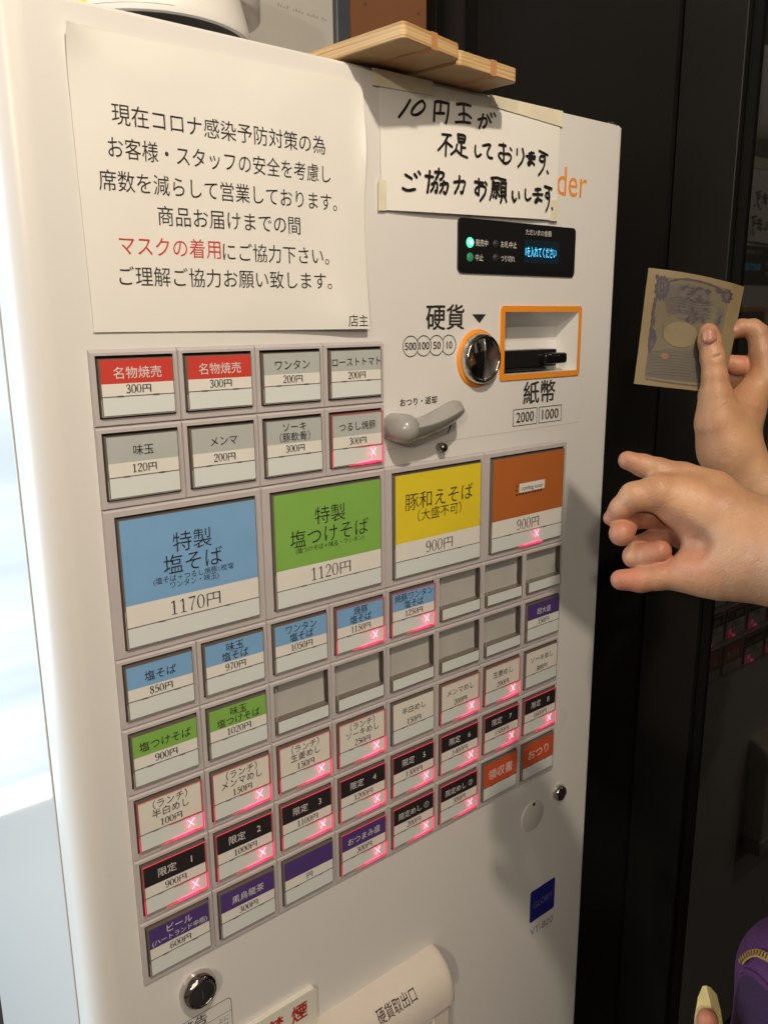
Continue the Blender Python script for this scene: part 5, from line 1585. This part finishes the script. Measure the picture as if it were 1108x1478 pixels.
ribbon([(0.81, 0.30), (0.795, 0.40), (0.785, 0.52)], 0.016, 'bill_ink')
rr_ = random.Random(3)
for cu, cv, ru, rv, cnt in ((0.50, 0.13, 0.16, 0.028, 16), (0.55, 0.20, 0.13, 0.035, 20), (0.58, 0.33, 0.09, 0.06, 22), (0.55, 0.395, 0.10, 0.025, 14), (0.36, 0.31, 0.06, 0.02, 5)):
    for _ in range(cnt):
        a = rr_.uniform(0, 6.28); q = math.sqrt(rr_.random())
        ell(cu + ru * q * math.cos(a), cv + rv * q * math.sin(a), rr_.uniform(.012, .030), rr_.uniform(.008, .020), rr_.choice(['bill_ink', 'bill_ink', 'bill_mid']), 0.25, rr_.choice([3, 5, 7]), 14, rr_.uniform(0, 6))
for k in range(9):
    v0 = 0.705 + k * 0.024
    ribbon([(0.13, v0), (0.30, v0 - 0.010 + 0.004 * math.sin(k)), (0.50, v0 - 0.016), (0.66, v0 - 0.020), (0.80, v0 - 0.026)], 0.0022, 'bill_tint')
for k in range(7):
    ribbon([(0.22 + k * 0.075, 0.45 - 0.01 * (k % 2)), (0.24 + k * 0.072, 0.55), (0.21 + k * 0.078, 0.66)], 0.0022, 'bill_grey')
for k in range(6):
    ribbon([(0.20 + k * 0.012, 0.27 + k * 0.025), (0.36, 0.21 + k * 0.026), (0.54, 0.235 + k * 0.024), (0.72, 0.20 + k * 0.030)], 0.0020, 'bill_grey')
ell(0.43, 0.535, 0.185, 0.110, 'bill_oval')
ell(0.295, 0.735, 0.045, 0.028, 'bill_red', 0.15, 7, 24)
ribbon([(0.12, 0.945), (0.35, 0.952), (0.60, 0.955), (0.80, 0.95)], 0.005, 'bill_mid')
tag(m.build('banknote'), 'folded banknote with purple print held between thumb and fingers', 'banknote')

# second customer low in the right corner: a finger with a pale yellow paper tip, and a purple zip pouch
kid = empty('person', (0.56, -0.30, FLOOR))
V1, F1 = surface([(0.0060, 0.0030, [((0.3791, -0.3416, -0.6993), 0.0120), ((0.3816, -0.3304, -0.6341), 0.0105), ((0.3814, -0.3262, -0.6073), 0.0100), ((0.3849, -0.3228, -0.5914), 0.0090)]), (0.0060, 0.0030, [((0.4019, -0.3500, -0.7092), 0.0120), ((0.4073, -0.3373, -0.6617), 0.0098), ((0.4053, -0.3281, -0.6369), 0.0085), ((0.4009, -0.3197, -0.6208), 0.0075)]), (0.0060, 0.0030, [((0.4198, -0.3614, -0.7204), 0.0120), ((0.4268, -0.3500, -0.6726), 0.0098), ((0.4203, -0.3390, -0.6539), 0.0085), ((0.4120, -0.3291, -0.6438), 0.0075)]), (0.0120, 0.0100, [((0.3926, -0.3461, -0.7214), 0.0180), ((0.4030, -0.3678, -0.7647), 0.0240), ((0.4094, -0.4016, -0.8153), 0.0260), ((0.4424, -0.5153, -0.9263), 0.0330)])], 0.0015)
soft_object('body', [(V1, F1)], 'skin', kid, [((0.3780, -0.3263, -0.5865), 0.0160, 1.0000)])
V, F = surface([(0.0100, 0.0100, [((0.4186, -0.4251, -0.8460), 0.0360), ((0.4219, -0.5600, -0.9538), 0.0550)])], 0.006)
soft_object('sleeve', [(V, F)], 'jacket', kid)
tag(kid, 'person at the bottom edge of whom one fingertip shows', 'person')
m = MB()
yf = [(0.3949, -0.3103, -0.5712), (0.3960, -0.3132, -0.5690), (0.4003, -0.3150, -0.5721), (0.4079, -0.3178, -0.5826), (0.4094, -0.3224, -0.5982), (0.4093, -0.3269, -0.6176), (0.4074, -0.3290, -0.6299), (0.3810, -0.3138, -0.6245), (0.3858, -0.3103, -0.6000), (0.3902, -0.3094, -0.5809)]
yb = [(0.3974, -0.3091, -0.5736), (0.3985, -0.3120, -0.5714), (0.4028, -0.3138, -0.5745), (0.4104, -0.3166, -0.5850), (0.4119, -0.3212, -0.6007), (0.4118, -0.3257, -0.6201), (0.4099, -0.3279, -0.6325), (0.3834, -0.3126, -0.6271), (0.3882, -0.3090, -0.6025), (0.3927, -0.3082, -0.5833)]
n = len(yf)
m.add(yf + [(0.3951, -0.3200, -0.5873)], [((i + 1) % n, i, n) for i in range(n)], 'yellow_card')
m.add(yb, [tuple(range(n))], 'yellow_card')
m.add(yf + yb, [(i, (i + 1) % n, (i + 1) % n + n, i + n) for i in range(n)], 'yellow_card')
tag(m.build('folded_paper'), 'pale yellow pointed slip of folded paper held by a fingertip', 'paper slip')
pouch = empty('zip_pouch', (0.4685, -0.3693, -0.8215))
V, F = surface([(0.0060, 0.0060, [((0.4685, -0.3693, -0.5715), 0.0580), ((0.4474, -0.3773, -0.6331), 0.0560), ((0.4184, -0.4053, -0.7160), 0.0700)]), (0.0060, 0.0060, [((0.4685, -0.3693, -0.5715), 0.0580), ((0.5504, -0.3981, -0.5986), 0.0700), ((0.5182, -0.4474, -0.7166), 0.0900)])], 0.0022)
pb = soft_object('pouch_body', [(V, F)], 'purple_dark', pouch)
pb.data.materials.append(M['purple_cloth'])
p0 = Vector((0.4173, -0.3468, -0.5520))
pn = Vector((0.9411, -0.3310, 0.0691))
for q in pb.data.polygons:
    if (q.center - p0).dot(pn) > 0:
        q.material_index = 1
ctr = Vector((0.4685, -0.3693, -0.5715))
zpath = [Vector(p) for p in catmull([(0.4271, -0.3293, -0.5508), (0.4281, -0.3323, -0.5441), (0.4288, -0.3366, -0.5383), (0.4285, -0.3414, -0.5345), (0.4274, -0.3462, -0.5324), (0.4264, -0.3509, -0.5311), (0.4252, -0.3563, -0.5303), (0.4240, -0.3630, -0.5300), (0.4231, -0.3706, -0.5305)], 8)]
m = MB()
V = []
for i, p in enumerate(zpath):
    n_ = (p - ctr).normalized()
    t_ = (zpath[min(i + 1, len(zpath) - 1)] - zpath[max(i - 1, 0)]).normalized()
    s_ = n_.cross(t_)
    V += [tuple(p + n_ * 0.0012 - s_ * 0.0036), tuple(p + n_ * 0.0020), tuple(p + n_ * 0.0012 + s_ * 0.0036)]
m.add(V, [q for i in range(len(zpath) - 1) for q in ((3 * i, 3 * i + 1, 3 * i + 4, 3 * i + 3), (3 * i + 1, 3 * i + 2, 3 * i + 5, 3 * i + 4))], 'zip_tape', True)
zip_ob = adopt(m.build('zip'), pouch)
m = MB()
L = [0.0]
for a_, b_ in zip(zpath[:-1], zpath[1:]):
    L.append(L[-1] + (b_ - a_).length)
s0 = 0.0
k_ = 0
while s0 < L[-1]:
    while L[k_ + 1] < s0:
        k_ += 1
    f_ = (s0 - L[k_]) / (L[k_ + 1] - L[k_])
    p = zpath[k_].lerp(zpath[k_ + 1], f_)
    n_ = (p - ctr).normalized()
    t_ = (zpath[k_ + 1] - zpath[k_]).normalized()
    s_ = n_.cross(t_)
    c0 = p + n_ * 0.0026
    V = [tuple(c0 + t_ * (a_ * 0.00085) + s_ * (b_ * 0.0021) + n_ * (c_ * 0.0008)) for a_ in (-1, 1) for b_ in (-1, 1) for c_ in (-1, 1)]
    m.add(V, [(0, 1, 3, 2), (4, 6, 7, 5), (0, 4, 5, 1), (2, 3, 7, 6), (0, 2, 6, 4), (1, 5, 7, 3)], 'gold')
    s0 += 0.0030
o = m.build('zip_teeth')
o.parent = zip_ob
spath = [Vector(p) for p in catmull([(0.4245, -0.3281, -0.5612), (0.4228, -0.3322, -0.5547), (0.4203, -0.3383, -0.5501), (0.4174, -0.3458, -0.5475), (0.4145, -0.3535, -0.5475), (0.4121, -0.3610, -0.5493), (0.4099, -0.3685, -0.5538)], 6)]
m = MB()
V = []
for i, p in enumerate(spath):
    n_ = (p - ctr).normalized()
    t_ = (spath[min(i + 1, len(spath) - 1)] - spath[max(i - 1, 0)]).normalized()
    s_ = n_.cross(t_)
    V += [tuple(p - n_ * 0.0005 - s_ * 0.0018), tuple(p + n_ * 0.0016), tuple(p - n_ * 0.0005 + s_ * 0.0018)]
m.add(V, [q for i in range(len(spath) - 1) for q in ((3 * i, 3 * i + 1, 3 * i + 4, 3 * i + 3), (3 * i + 1, 3 * i + 2, 3 * i + 5, 3 * i + 4))], 'purple_cloth', True)
adopt(m.build('seam'), pouch)
tag(pouch, 'purple cloth pouch with a gold toothed zip in the bottom right corner', 'pouch')
